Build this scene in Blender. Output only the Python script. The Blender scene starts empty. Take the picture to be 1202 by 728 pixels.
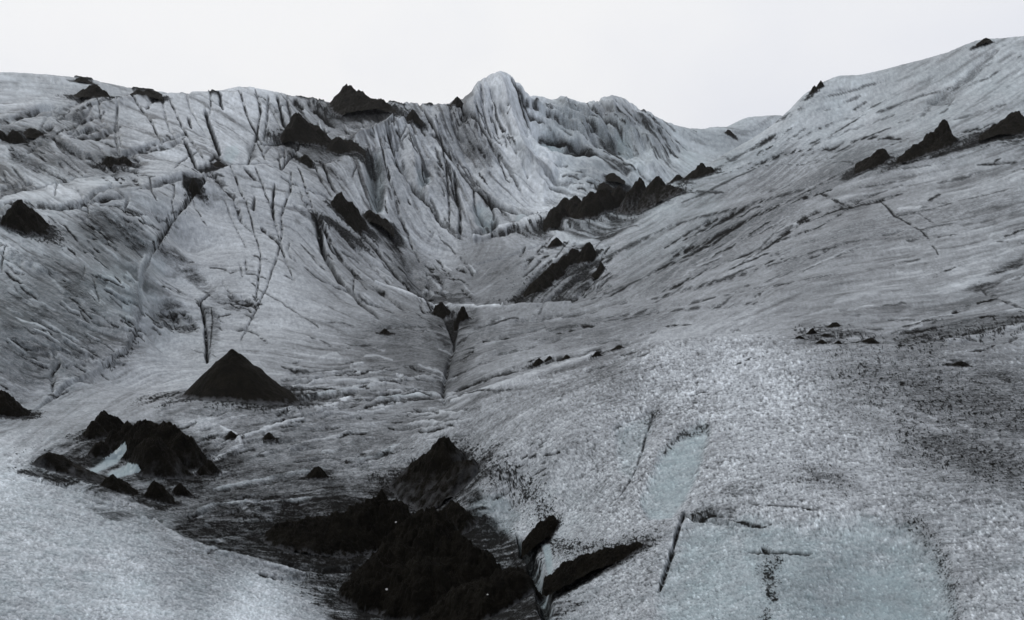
import bpy, math, random
import numpy as np

# ------------------------------------------------------------------ camera, light, exposure
SC = bpy.context.scene
COL = SC.collection
W, H = 1202.0, 728.0                    # the photograph's frame
F, CX, CY = 1041.0, 601.0, 364.0        # focal length and centre in its pixels
PITCH = math.atan(164.0 / F)            # looking slightly down
EYE = 6.0                               # eye height above the datum
CP, SP = math.cos(PITCH), math.sin(PITCH)

cam = bpy.data.cameras.new("camera")
cam.sensor_width = 36.0
cam.lens = F / W * 36.0
cam.clip_start, cam.clip_end = 0.05, 6000.0
camo = bpy.data.objects.new("camera", cam)
camo.location = (0, 0, EYE)
camo.rotation_euler = (math.pi / 2 - PITCH, 0, 0)
COL.objects.link(camo)
SC.camera = camo

SUN_EL, SUN_AZ = math.radians(52), math.radians(-55)      # behind thin cloud, to the left
world = bpy.data.worlds.new("World")
SC.world = world
world.use_nodes = True
nt = world.node_tree
nt.nodes.clear()
def wn(t): return nt.nodes.new(t)
out = wn("ShaderNodeOutputWorld"); bg = wn("ShaderNodeBackground")
sky = wn("ShaderNodeTexSky"); sky.sky_type = 'NISHITA'; sky.sun_disc = False
sky.sun_elevation = SUN_EL; sky.sun_rotation = SUN_AZ
sky.dust_density = 4.0; sky.air_density = 1.0
hs = wn("ShaderNodeHueSaturation"); hs.inputs['Saturation'].default_value = 0.10
tc = wn("ShaderNodeTexCoord"); nz = wn("ShaderNodeTexNoise")
nz.inputs['Scale'].default_value = 1.6; nz.inputs['Detail'].default_value = 5; nz.inputs['Roughness'].default_value = 0.5
rp = wn("ShaderNodeValToRGB")           # an even cloud deck: white to very pale blue grey
rp.color_ramp.elements[0].position = 0.40; rp.color_ramp.elements[0].color = (7.9, 8.15, 8.9, 1)
rp.color_ramp.elements[1].position = 0.62; rp.color_ramp.elements[1].color = (9.3, 9.35, 9.5, 1)
mx = wn("ShaderNodeMix"); mx.data_type = 'RGBA'; mx.inputs['Factor'].default_value = 0.94
nt.links.new(tc.outputs['Generated'], nz.inputs['Vector'])
dp = wn("ShaderNodeVectorMath"); dp.operation = 'DOT_PRODUCT'
dp.inputs[1].default_value = (math.sin(SUN_AZ) * 0.8, math.cos(SUN_AZ) * 0.8, 0.6)
nt.links.new(tc.outputs['Generated'], dp.inputs[0])
ml = wn("ShaderNodeMath"); ml.operation = 'MULTIPLY_ADD'; ml.inputs[1].default_value = 0.30; ml.inputs[2].default_value = -0.10
nt.links.new(dp.outputs['Value'], ml.inputs[0])
ad = wn("ShaderNodeMath"); ad.operation = 'ADD'
nt.links.new(nz.outputs['Fac'], ad.inputs[0]); nt.links.new(ml.outputs[0], ad.inputs[1])
nt.links.new(ad.outputs[0], rp.inputs['Fac'])
nt.links.new(sky.outputs['Color'], hs.inputs['Color'])
nt.links.new(hs.outputs['Color'], mx.inputs['A'])
nt.links.new(rp.outputs['Color'], mx.inputs['B'])
nt.links.new(mx.outputs['Result'], bg.inputs['Color'])
bg.inputs['Strength'].default_value = 0.10
nt.links.new(bg.outputs['Background'], out.inputs['Surface'])

sun = bpy.data.lights.new("sun", 'SUN'); sun.energy = 1.0; sun.angle = math.radians(22)
sun.color = (1.0, 0.98, 0.95)
suno = bpy.data.objects.new("sun", sun)
suno.rotation_euler = (math.pi / 2 - SUN_EL, 0, math.radians(-125))
suno.location = (-40, 30, 60)
COL.objects.link(suno)
vs = SC.view_settings
vs.view_transform = 'Standard'; vs.look = 'None'; vs.exposure = 0.0; vs.gamma = 1.0
vs.use_curve_mapping = False

rng = np.random.default_rng(7)

# ------------------------------------------------------------------ small numeric helpers
def pix_dir(px, py):
    """pixel of the photograph -> azimuth (0 = straight ahead) and tangent of elevation"""
    u = (np.asarray(px, float) - CX) / F
    v = (CY - np.asarray(py, float)) / F
    dx, dy, dz = u, CP + v * SP, -SP + v * CP
    return np.arctan2(dx, dy), dz / np.hypot(dx, dy)

def project(X, Y, Z):
    zc = Y * CP - Z * SP
    yc = Y * SP + Z * CP
    zc = np.where(zc > 0.05, zc, 0.05)
    return CX + F * X / zc, CY - F * yc / zc

def _hash(ix, iy, seed):
    h = (ix.astype(np.int64) * 374761393 + iy.astype(np.int64) * 668265263 + seed * 974634777) & 0xffffffff
    h = ((h ^ (h >> 13)) * 1274126177) & 0xffffffff
    return ((h ^ (h >> 16)) & 0xffff) / 65535.0

def perlin(x, y, seed=0):
    ix, iy = np.floor(x), np.floor(y)
    fx, fy = x - ix, y - iy
    def g(ax, ay):
        a = _hash(ix + ax, iy + ay, seed) * 2 * np.pi
        return np.cos(a) * (fx - ax) + np.sin(a) * (fy - ay)
    u = fx * fx * fx * (fx * (fx * 6 - 15) + 10); v = fy * fy * fy * (fy * (fy * 6 - 15) + 10)
    return 1.5 * ((g(0, 0) * (1 - u) + g(1, 0) * u) * (1 - v) + (g(0, 1) * (1 - u) + g(1, 1) * u) * v)

def fbm(x, y, octs=4, seed=0, gain=0.5, ridged=False):
    s, a, n = 0, 1.0, 0
    for k in range(octs):
        p = perlin(x * 2 ** k + 13.7 * k, y * 2 ** k - 7.3 * k, seed + k)
        if ridged: p = 1 - 2 * np.abs(p)
        s = s + a * p; n += a; a *= gain
    return s / n

def blur(a, sig, axis):
    n = max(1, int(sig * 2.6)); k = np.exp(-0.5 * (np.arange(-n, n + 1) / sig) ** 2); k /= k.sum()
    p = [(0, 0), (0, 0)]; p[axis] = (n, n)
    b = np.pad(a, p, mode='edge'); o = np.zeros_like(a)
    L = a.shape[axis]
    for i, w in enumerate(k):
        o += w * (b[i:i + L] if axis == 0 else b[:, i:i + L])
    return o
def blur2(a, s): return blur(blur(a, s, 0), s, 1)

def sstep(a, b, x):
    t = np.clip((x - a) / (b - a), 0, 1); return t * t * (3 - 2 * t)

def lin(s):
    s = np.asarray(s, float) / 255.0
    return np.where(s <= 0.04045, s / 12.92, ((s + 0.055) / 1.055) ** 2.4)

# ------------------------------------------------------------------ survey of the glacier: (pixel x, pixel y, metres away)
SKYLINE = [(-140,84,92),(-60,86,92),(0,88,92),(40,88,92),(80,92,92),(100,93,92),(120,97,92),(150,106,92),(190,108,92),(245,108,94),(265,104,95),(285,101,95),
 (310,106,96),(345,114,97),(375,119,97),(400,121,97),(430,123,97),(460,122,97),(500,124,97),(530,124,98),(545,119,98),(555,107,98),(562,99,98),
 (575,94,98),(588,90,98),(600,94,99),(612,104,101),(625,114,103),(640,121,105),(648,119,106),(680,121,109),(700,122,111),(712,119,112),(722,119,112),
 (735,124,112),(748,134,112),(760,142,113),(775,144,118),(790,148,124),(805,152,130),(830,152,140),(855,151,145),(862,145,150),(872,140,150),(900,137,150),(918,137,150)]
RIGHTLINE = [(800,207,70),(822,199,71),(850,183,73),(880,166,75),(905,150,77),(925,132,79),(940,115,81),(955,104,82),(968,96,83),(985,90,84),(1003,88,84),
 (1030,82,83),(1060,74,82),(1090,68,81),(1110,64,80),(1150,50,78),(1175,47,76),(1202,43,75),(1280,34,73),(1360,28,72)]
BODY = [
 # right foreground hump
 (900,720,3.4),(1100,720,3.4),(700,720,4.3),(1250,720,3.3),(900,640,4.4),(1100,640,4.3),(760,640,5.2),(900,550,6.2),(1100,550,6.0),(1250,560,5.6),(750,550,7.2),(650,540,8.8),
 (590,560,9.4),(560,540,10.6),(660,660,6.3),(900,480,8.4),(1050,480,8.0),(1202,500,7.2),(760,470,9.2),(640,470,10.8),(560,490,12.0),
 (800,402,11.5),(870,401,11.5),(930,404,11.5),(1000,408,11.2),(1100,415,10.8),(1202,432,10.2),(1320,445,10),(720,420,11.8),(640,442,12.2),(580,462,12.6),(535,482,12.8),
 # valley floor with the ash mounds
 (450,720,7.2),(560,720,6.7),(380,690,7.6),(450,640,8.8),(560,640,8.5),(510,590,10.3),(400,600,9.9),(370,560,11.6),(330,620,9.3),(300,560,12.0),(470,540,12.0),(500,500,14.5),
 (170,545,12.4),(80,545,12.0),(220,580,10.8),(240,500,15.0),(275,465,17.5),(380,480,16.8),(430,440,22),(350,430,23),(450,392,31),(520,402,29),(515,450,20),(500,430,22.5),
 (620,690,6.3),(640,640,7.8),(600,600,9.0),
 # left foreground snow
 (0,720,4.4),(150,720,4.8),(300,715,5.9),(380,725,6.6),(-120,720,4.2),(0,640,6.2),(120,640,6.6),(250,660,7.2),(0,575,8.4),(100,590,8.6),(200,605,9.2),(-120,600,7.4),(30,540,10.6),(260,630,8.6),
 # ramp between the snow and the left wall
 (0,505,15),(60,490,16.5),(100,470,18.5),(140,450,21),(200,420,25),(190,470,17.5),(250,405,26.5),(120,500,14.8),
 (-120,520,14),
 # left wall, a lobe standing proud of the ramp
 (0,486,17),(50,462,19),(110,428,21.5),(145,405,23.5),(158,380,25.5),(160,345,29),(165,315,33),(182,282,38),(210,240,45),(235,212,51),
 (0,420,19.6),(60,400,21.5),(0,350,23.5),(60,330,26.5),(110,350,26.5),(120,290,33),(50,270,32),(0,285,28.5),(0,250,33),(-120,420,18),(-120,300,25),(170,230,43),(100,240,38),
 # ramp right of the lobe edge
 (172,410,26.5),(185,370,31),(200,330,36),(215,290,42),(245,245,49),(262,212,55),(300,245,51),(330,205,61),(300,196,60),
 (250,340,35.5),(250,300,41),(330,300,42.5),(330,350,35),(330,400,27.5),(280,430,22.5),
 # benches, upper left
 (0,236,39),(80,224,44),(150,212,49),(0,205,47),(90,190,54),(170,190,56),(230,195,56),(0,160,57),(60,160,60),(140,160,63),(220,165,64),(0,125,72),(60,125,74),(130,125,76),(200,130,76),(270,135,78),
 (320,175,70),(290,160,72),(340,150,79),(390,165,80),(400,140,88),(-120,220,40),(-120,140,62),
 # slope down to the trough
 (370,235,57),(400,260,56),(385,300,49),(420,300,52),(440,330,47),(400,345,39.5),(460,350,42),(480,360,39),(440,270,60),(470,300,55),(490,325,51),(370,370,33),
 (380,200,67),(420,190,72),(440,160,82),(480,140,90),(430,225,66),(465,250,65),
 # peak
 (500,250,70),(500,190,81),(530,160,89),(540,270,66),(560,279,65.5),(550,220,78),(580,150,90),(590,200,83),(600,130,94),(620,180,86),(610,235,77),(600,262,69),(640,256,70),(570,240,74),
 # trough floor and the grey fan
 (515,300,60),(560,300,59),(560,325,54),(600,340,48.5),(520,330,51),(520,349,44),(560,352,42),(610,356,40),(610,300,57),(640,285,61),(600,282,63),(630,320,52),
 # right of the peak
 (640,160,95),(660,188,89),(680,150,100),(700,190,89),(690,170,96),(740,170,100),(730,190,92),(760,195,90),(700,212,82),(660,225,79),(780,180,103),(800,192,98),(820,182,112),(790,165,115),(830,165,125),(870,155,138),
 # dark ridge and right slope
 (680,258,65),(720,245,67),(760,225,69),(780,215,70),(690,300,53),(650,350,42.5),(700,340,42.5),(700,290,54),(740,265,60),(760,310,46),(760,350,35),(700,390,24),(620,380,31),(600,420,20.5),(560,450,18),(560,400,27),(540,385,31.5),
 (840,240,57),(800,240,60),(850,300,40),(850,350,27.5),(850,392,17),(780,390,19.5),(650,425,17),(720,410,17),(900,200,64),(950,160,69),(950,250,46),(950,320,29.5),(950,390,16),(1030,110,75),(1050,150,62),(1050,190,50),(1100,270,32),(1050,330,24),
 (1100,370,17.5),(1150,400,13.5),(1050,398,14),(1202,370,16),(1202,300,24),(1202,220,35),(1120,200,45),(1202,150,50),(1130,110,65),(1202,90,63),(1000,130,74),(1330,380,15),(1330,250,30),(1330,130,52),
]
cps = []
def cp(px, py, r):
    a, t = pix_dir(px, py); cps.append((float(a), math.log(r), float(t)))
for p in BODY: cp(*p)
for line in (SKYLINE, RIGHTLINE):                      # a crest falls away behind
    for k, (px, py, r) in enumerate(line):
        cp(px, py, r)
        a, t = pix_dir(px, py)
        if line is SKYLINE or px > 930:
            if k % 2 == 0:
                cps.append((float(a), math.log(r * 1.16), float(t) - 0.035))
                cps.append((float(a), math.log(r * 1.7), float(t) * 0.3 - 0.03))
        elif k % 2 == 0:
            cps.append((float(a), math.log(r * 1.13), float(t) - 0.045))
for (px, py, r) in RIGHTLINE[:6]:                      # hollow between right slope and the far ridge
    pass
for a in np.radians([-40, -28, -14, 0, 14, 28, 40]):
    hn = -1.75 - 0.25 * max(0, -a)
    for r, z in ((0.7, -1.72), (1.2, hn), (2.0, hn * 1.02 - 0.1 * max(0, -a))):
        cps.append((float(a), math.log(r), z / r))
    for r in (420, 700): cps.append((float(a), math.log(r), -0.035))
for a in np.radians([-50, 50]):                        # sides out of the picture go on as the slopes do
    for r, z in ((0.7, -1.75), (2, -1.8), (5, -2.4 if a < 0 else -2.0)):
        cps.append((float(a), math.log(r), z / r))
cps = np.array(cps)

def tps_fit(P, v, lam=1e-5):
    n = len(P); d = np.hypot(P[:, None, 0] - P[None, :, 0], P[:, None, 1] - P[None, :, 1])
    K = np.where(d > 0, d * d * np.log(np.maximum(d, 1e-9)), 0) + lam * np.eye(n)
    Q = np.c_[np.ones(n), P]
    A = np.block([[K, Q], [Q.T, np.zeros((3, 3))]])
    return np.linalg.solve(A, np.r_[v, 0, 0, 0])
def tps_eval(P, c, a, s):
    sh = a.shape; a = a.ravel(); s = s.ravel(); o = np.empty(a.size)
    for i in range(0, a.size, 20000):
        aa, ss = a[i:i + 20000], s[i:i + 20000]
        d2 = (aa[:, None] - P[None, :, 0]) ** 2 + (ss[:, None] - P[None, :, 1]) ** 2
        o[i:i + 20000] = (0.5 * d2 * np.log(np.maximum(d2, 1e-18))) @ c[:-3] + c[-3] + c[-2] * aa + c[-1] * ss
    return o.reshape(sh)
AK = 1.6
P = np.c_[cps[:, 0] * AK, cps[:, 1]]
coef = tps_fit(P, cps[:, 2])
def base_t(a, s): return tps_eval(P, coef, a * AK, s)

# rows are spread so that steep faces get as many as flat ground
S0, S1 = math.log(0.7), math.log(620.0)
AMAX = math.radians(37.0)
NC, NR = 1300, 904                       # fine grid (columns of azimuth, rows outward)
KC, KR = 434, 302                        # every third one is evaluated exactly
ac = np.linspace(-AMAX, AMAX, KC)
sc_ = np.linspace(S0, S1, 420)
A0, SS0 = np.meshgrid(ac[::3], sc_)
T0 = base_t(A0, SS0)
tlo, thi = math.tan(math.radians(-31)), math.tan(math.radians(12))
dT = np.gradient(T0, axis=0) / (sc_[1] - sc_[0])
wgt = np.where((T0 > tlo) & (T0 < thi), np.where(dT > 0, dT, -0.35 * dT), 0) * 1.0 + 0.012
wgt = np.minimum(wgt, 0.9)
wgt = blur(blur(wgt, 5, 1), 3, 0)
cum = np.cumsum(wgt, axis=0); cum = (cum - cum[0]) / (cum[-1] - cum[0])
uk = np.linspace(0, 1, KR)
Sk3 = np.stack([np.interp(uk, cum[:, j], sc_) for j in range(cum.shape[1])], 1)
Sk = np.stack([np.interp(ac, ac[::3], Sk3[i]) for i in range(KR)], 0)
Sk = blur(blur(Sk, 3, 1), 1.2, 0)
Tk = base_t(np.broadcast_to(ac, Sk.shape), Sk)

def upsample(a, n, axis):                # cubic
    m = a.shape[axis]; x = np.linspace(0, m - 1, n); i = np.minimum(np.floor(x).astype(int), m - 2); f = x - i
    g = lambda k: np.take(a, np.clip(i + k, 0, m - 1), axis)
    f = f[:, None] if axis == 0 else f[None, :]
    p0, p1, p2, p3 = g(-1), g(0), g(1), g(2)
    return p1 + 0.5 * f * (p2 - p0 + f * (2 * p0 - 5 * p1 + 4 * p2 - p3 + f * (3 * (p1 - p2) + p3 - p0)))
S = upsample(upsample(Sk, NR, 0), NC, 1)
T = upsample(upsample(Tk, NR, 0), NC, 1)
AZ = np.broadcast_to(np.linspace(-AMAX, AMAX, NC), S.shape)
R = np.exp(S)
X, Y = R * np.sin(AZ), R * np.cos(AZ)
Z = T * R
PX, PY = project(X, Y, Z)
run = np.maximum.accumulate(T, 0)
VIS = blur2((T >= run - 0.004).astype(float), 1.0)
M = np.sqrt(X * X + Y * Y + Z * Z) / F   # metres per photograph pixel at each point

# jittered pixel coordinates, so that traced lines run ragged
JX = PX + 1.3 * fbm(PX / 14, PY / 14, 3, 50)
JY = PY + 1.3 * fbm(PX / 14, PY / 14, 3, 60)

def poly_dist(pts, pad, raw=False):
    """distance in pixels to a traced polyline and position along it, on the columns that can see it"""
    pts = np.array(pts, float)
    x0, x1 = pts[:, 0].min() - pad, pts[:, 0].max() + pad
    y0, y1 = pts[:, 1].min() - pad, pts[:, 1].max() + pad
    idx = np.flatnonzero(((PX > x0) & (PX < x1) & (PY > y0) & (PY < y1)).ravel())
    qx, qy = (PX if raw else JX).ravel()[idx], (PY if raw else JY).ravel()[idx]
    best = np.full(idx.size, 1e9); along = np.zeros(idx.size)
    seg = np.hypot(*np.diff(pts, axis=0).T); tot = seg.sum(); acc = 0
    side = np.zeros(idx.size)
    for (ax, ay), (bx, by), l in zip(pts[:-1], pts[1:], seg):
        if l < 1e-6: continue
        t = np.clip(((qx - ax) * (bx - ax) + (qy - ay) * (by - ay)) / (l * l), 0, 1)
        d = np.hypot(qx - ax - t * (bx - ax), qy - ay - t * (by - ay))
        m = d < best
        best[m] = d[m]; along[m] = (acc + t * l)[m] / tot
        side[m] = (((qx - ax) * (by - ay) - (qy - ay) * (bx - ax)) / l)[m]
        acc += l
    return idx, best, along, side

def poly_mask(poly, soft):
    """soft inside mask of a traced outline"""
    p = np.array(poly, float); pad = soft * 3 + 3
    idx, d, al, sd = poly_dist(list(poly) + [poly[0]], max(pad, 1))
    x0, x1 = p[:, 0].min() - pad, p[:, 0].max() + pad; y0, y1 = p[:, 1].min() - pad, p[:, 1].max() + pad
    qx, qy = JX.ravel()[idx], JY.ravel()[idx]
    ins = np.zeros(idx.size, bool)
    for (ax, ay), (bx, by) in zip(p, np.roll(p, -1, 0)):
        c = ((ay > qy) != (by > qy)) & (qx < (bx - ax) * (qy - ay) / (by - ay + 1e-12) + ax)
        ins ^= c
    return idx, sstep(-soft, soft, np.where(ins, d, -d))

# ------------------------------------------------------------------ streaks along the flow of the ice
FLOW = [(60,330,36),(100,400,35),(60,270,36),(130,270,42),(20,430,30),(150,330,50),(250,300,8),(330,240,10),(220,360,12),(20,190,32),(70,182,32),(100,198,30),(30,120,-6),(130,110,8),(130,215,-9),(200,150,20),
 (290,140,30),(340,140,45),(400,150,30),(440,200,75),(550,200,62),(480,230,62),(600,150,70),(560,120,75),(680,150,38),(740,160,48),(780,170,40),(600,230,38),(650,250,8),(640,200,30),
 (700,205,5),(560,270,70),(850,250,-24),(1000,130,-30),(1100,250,-12),(950,330,-14),(750,320,-30),(700,390,-13),(1150,330,-15),(600,400,-8),(900,160,-36),(1150,90,-32),(800,290,-28),
 (400,450,-3),(350,520,-9),(250,540,-16),(300,620,8),(450,420,-2),(120,550,-14),(560,310,-38),(640,340,-52),(420,310,38),(370,280,46),(460,340,22),(330,380,8),(480,320,42),(520,330,20),
 (150,450,-20),(60,500,-30),(860,160,10),(820,180,15),(1100,390,-12),(700,450,-20),(600,520,-30),(900,450,-10),(1100,480,12),(900,600,5),(100,640,8),(300,690,12)]
fx = np.zeros(PX.shape); fy = np.zeros(PX.shape); wsum = 1e-12
qx, qy = np.clip(PX, -150, W + 150), np.clip(PY, -50, H + 80)
for px, py, ang in FLOW:
    w = 1.0 / (((qx - px) ** 2 + (qy - py) ** 2) + 500) ** 1.7
    an = math.radians(ang) * 2
    fx += w * math.cos(an); fy += w * math.sin(an)
ang = 0.5 * np.arctan2(fy, fx) + 0.06 * fbm(PX / 60, PY / 60, 2, 77)
ca, sa = np.cos(ang), np.sin(ang)
dcol = np.maximum(np.gradient(PX, axis=1), 0.3)
drow = np.minimum(np.gradient(PY, axis=0), -0.35)
def lic(src, length, n):
    """smear noise along the flow direction"""
    o = src.copy(); h, w = src.shape
    for sgn in (-1, 1):
        ci = np.broadcast_to(np.arange(w, dtype=float), src.shape).copy()
        ri = np.broadcast_to(np.arange(h, dtype=float)[:, None], src.shape).copy()
        st = length / n
        for k in range(n):
            a = np.clip(np.rint(ri).astype(int), 0, h - 1); b = np.clip(np.rint(ci).astype(int), 0, w - 1)
            ci += sgn * st * ca[a, b] / dcol[a, b]; ri += sgn * st * sa[a, b] / drow[a, b]
            r0 = np.clip(ri, 0, h - 1.001); c0 = np.clip(ci, 0, w - 1.001)
            a0 = r0.astype(int); b0 = c0.astype(int); fr = r0 - a0; fc = c0 - b0
            o += (src[a0, b0] * (1 - fc) + src[a0, b0 + 1] * fc) * (1 - fr) + (src[a0 + 1, b0] * (1 - fc) + src[a0 + 1, b0 + 1] * fc) * fr
    o -= o.mean(); return o / o.std()
ST1 = lic(blur2(rng.standard_normal(S.shape), 0.7), 22, 12)       # fine
ST0 = lic(rng.standard_normal(S.shape), 9, 6)                  # finest
ST2 = lic(blur2(rng.standard_normal(S.shape), 2.2), 70, 16)       # broad
ST3 = lic(blur2(rng.standard_normal(S.shape), 3.2), 260, 26)      # bands

# ------------------------------------------------------------------ relief, ash and painted shade
def field(pts, p=1.6, soft=700):
    n = np.zeros(PX.shape); d = 0
    for px, py, v in pts:
        w = 1.0 / ((qx - px) ** 2 + (qy - py) ** 2 + soft) ** p
        n += w * v; d = d + w
    return n / d
# how streaked each part is, and how grainy
AMP = field([(60,330,1.0),(120,260,1.0),(100,400,.9),(30,430,.9),(250,300,.25),(330,250,.45),(220,390,.3),(50,190,1.0),(100,195,.9),(100,218,.15),(60,120,.5),(200,140,.5),(280,130,.55),(340,140,.9),(400,180,.8),(540,180,.85),(480,240,.8),
  (580,130,.5),(620,190,.35),(680,150,1.0),(740,160,1.0),(700,210,.3),(650,240,.5),(560,310,.25),(600,340,.35),(430,310,.45),(480,330,.45),(340,370,.25),(440,430,.7),(380,470,.7),(300,520,.9),(280,600,.9),
  (850,260,.55),(800,320,.4),(950,300,.3),(1000,130,.35),(920,190,.45),(1100,240,.5),(1100,330,.5),(1170,330,.6),(700,390,.6),(600,410,.8),(640,450,.5),(800,430,.2),(900,500,.12),(1100,480,.4),(1150,520,.3),
  (700,540,.25),(620,560,.3),(900,650,.1),(1100,650,.1),(120,650,.12),(60,600,.12),(280,690,.2),(120,460,.25),(60,490,.25),(850,170,.4)])
TONE = field([(30,110,150),(100,160,132),(20,185,120),(70,190,115),(110,200,106),(80,222,188),(60,330,86),(100,290,78),(150,320,102),(20,420,105),(90,400,102),(30,290,154),(250,290,155),(220,330,149),(330,240,151),(280,220,147),(200,140,161),(230,170,160),(280,120,171),(400,180,113),(350,170,113),(470,180,154),(550,190,132),(540,150,127),(590,120,175),(600,170,190),(640,210,191),(650,240,182),(700,150,144),(740,150,155),(700,200,126),(780,180,152),(560,310,87),(590,330,92),(450,290,131),(490,310,94),(520,270,153),(510,290,155),(340,370,155),(300,330,148),(420,330,118),(440,430,96),(400,460,120),(350,440,116),(480,400,84),(520,430,77),(700,380,119),(620,400,123),(700,410,98),(850,260,111),(850,320,111),(780,340,113),(1000,230,102),(1000,120,159),(930,160,157),(1060,130,135),(1100,100,136),(1150,80,152),(1100,260,121),(1150,300,124),(1180,340,108),(950,360,108),(1060,350,116),(800,420,151),(870,430,167),(900,470,157),(1020,440,118),(1100,450,100),(1150,520,87),(1190,480,95),(780,500,134),(900,520,148),(1000,560,145),(1100,560,124),(1150,640,127),(1190,700,141),(850,680,141),(980,690,119),(700,560,144),(620,520,137),(580,500,128),(650,470,125),(640,590,162),(740,690,136),(100,650,158),(150,700,181),(300,705,202),(40,600,162),(20,560,180),(250,650,122),(300,560,87),(280,605,78),(340,640,80),(230,560,86),(100,470,135),(160,440,137),(200,420,140),(50,500,124),(120,520,109),(250,480,137),(330,490,110),(420,520,111),(0,400,87)])
TG = 1.02   # TONEADJ
FR = sstep(14, 7, R)                       # near ground: grain instead of streaks
# big soft relief and flutes
AMPD = 0.55 * AMP * (1 - 0.5 * sstep(700, 860, PX))
GRN = rng.standard_normal(S.shape)
GRN = 0.8 * GRN + 2.2 * blur2(rng.standard_normal(S.shape), 0.75) + 1.3 * blur2(rng.standard_normal(S.shape), 1.5)
GRN /= GRN.std()
PKW = sstep(415, 470, PX) * sstep(820, 770, PX) * sstep(285, 250, PY)
Z = Z + M * VIS * PKW * 1.6 * (0.8 - np.abs(ST2 + .3 * ST1)) * (0.6 + .6 * AMP)
Z = Z + M * VIS * PKW * 1.7 * fbm(PX / 26 + PY / 70, PY / 60, 3, 19, .45, ridged=True)
Z = Z + M * VIS * AMPD * (0.8 * ST2 + 0.5 * ST1 + 0.8 * ST3 + 0.3 * ST0)
NEAR = sstep(17, 9, R)
Z = Z + M * (0.26 * NEAR + 0.10) * GRN
lx, ly = AZ * 12, S * 12
Z = Z + M * (4.5 * fbm(lx * .8, ly * .8, 3, 5, .42) * (1 - 0.5 * FR) + 0.8 * fbm(lx * 9, ly * 9, 3, 9) * (0.35 + AMP))

alb = lin(TONE) * TG                            # surface reflectance: ash cover with shade of the relief painted in
dirt_shade = np.zeros(PX.shape); clean_lit = np.zeros(PX.shape); blue = np.zeros(PX.shape)
dz = np.zeros(PX.shape)

def stroke(pts, w=2.0, d=0.9, dep=3.0, shape=1.6, broken=0.0, up=0.0, cl=0.0, bl=0.0, raw=False):
    """a traced line: w half-width px, d ash and painted shade, dep carved depth px, up raised, cl bare ice and painted highlights, bl blue ice"""
    idx, dist, al, sd = poly_dist(pts, w * 4 + 4, raw)
    if idx.size == 0: return
    taper = np.sqrt(np.clip(np.minimum(al, 1 - al) * 7 + 0.18, 0, 1))
    d = min(1.0, d * 1.15) if d else 0; w = max(w, 1.0)
    ww = 1.18 * w * taper * (0.92 + 0.5 * perlin(al * 9 + pts[0][0], al * 0 + pts[0][1] * .37, 3))
    m = np.exp(-(dist / np.maximum(ww, 0.75)) ** (2 * shape)) * VIS.ravel()[idx]
    if broken:
        b = sstep(-0.4, 0.3, ST1.ravel()[idx] * 0.4 + ST0.ravel()[idx] * 0.25 + 0.8 * fbm(PX.ravel()[idx] / 9, PY.ravel()[idx] / 9, 2, 31) + 0.4 - broken)
        md = m * b
    else: md = m
    dirt_shade.ravel()[idx] = np.maximum(dirt_shade.ravel()[idx], md * d)
    clean_lit.ravel()[idx] = np.maximum(clean_lit.ravel()[idx], m * cl)
    blue.ravel()[idx] = np.maximum(blue.ravel()[idx], m * bl)
    dz.ravel()[idx] += m * (up - dep) * M.ravel()[idx] * (1 - .8 * sstep(680, 740, PX.ravel()[idx]) * sstep(420, 380, PY.ravel()[idx]))
def patch(poly, soft, d=0.0, dep=0.0, cl=0.0, bl=0.0, broken=0.0):  # d puts ash and the shade of hollows into the colour
    idx, m = poly_mask(poly, soft)
    if idx.size == 0: return
    m = m * VIS.ravel()[idx]
    md = m; rs = sstep(660, 720, PX.ravel()[idx]) * sstep(430, 400, PY.ravel()[idx])
    if broken: md = m * sstep(-0.75, 0.95, rs * (.55 * ST3.ravel()[idx] + .3 * ST1.ravel()[idx]) + 0.30 * ST1.ravel()[idx] + 0.22 * ST0.ravel()[idx] + 0.30 * ST2.ravel()[idx] + (1 - .7 * rs) * fbm(PX.ravel()[idx] / 34, PY.ravel()[idx] / 13, 4, 37) + 0.6 - broken)
    dirt_shade.ravel()[idx] = np.maximum(dirt_shade.ravel()[idx], md * d)
    clean_lit.ravel()[idx] = np.maximum(clean_lit.ravel()[idx], m * cl)
    blue.ravel()[idx] = np.maximum(blue.ravel()[idx], m * bl)
    dz.ravel()[idx] -= m * dep * M.ravel()[idx]

def lobe(pts, h=5.0, w=14.0, d=.7, lw=1.4, side=1, cl=0.0, broken=.15):
    # overlapping lobes of ice: one side stands proud along a crisp lip, a crease of ash and painted shade runs under it
    idx, dist, al, sd = poly_dist(pts, w * 3, True)
    taper = np.clip(np.minimum(al, 1 - al) * 5, 0, 1)
    h = h * .28; on = sstep(-3.5, 3.5, np.sign(sd) * dist * side)
    dz.ravel()[idx] += h * on * np.exp(-(dist / w) ** 2) * taper * M.ravel()[idx] * VIS.ravel()[idx]
    if cl: clean_lit.ravel()[idx] = np.maximum(clean_lit.ravel()[idx], cl * on * np.exp(-(dist / (w * .6)) ** 2) * taper * VIS.ravel()[idx])
    stroke([(x, y + side * lw * .8) for x, y in pts], lw, d, 1.5, broken=broken)
lobe([(-10,250),(43,242),(77,241),(110,234),(146,230)], 6, 16, .85, 1.8, cl=.45)
lobe([(-10,236),(40,224),(83,213),(126,206),(146,210)], 3, 12, .5, 1.4, side=-1, cl=.45)
patch([(0,222),(22,214),(40,216),(36,226),(0,234)], 3, .75, 0, broken=.25)
lobe([(82,158),(96,142),(110,130),(150,117),(186,110)], 4, 14, .45, 1.2, side=-1, cl=.35)
lobe([(83,161),(110,160),(126,154),(142,146)], 4, 12, .85, 2.2)
lobe([(138,127),(136,146),(136,162),(140,181)], 3, 16, .6, 1.2, side=1, cl=.38)
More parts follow.
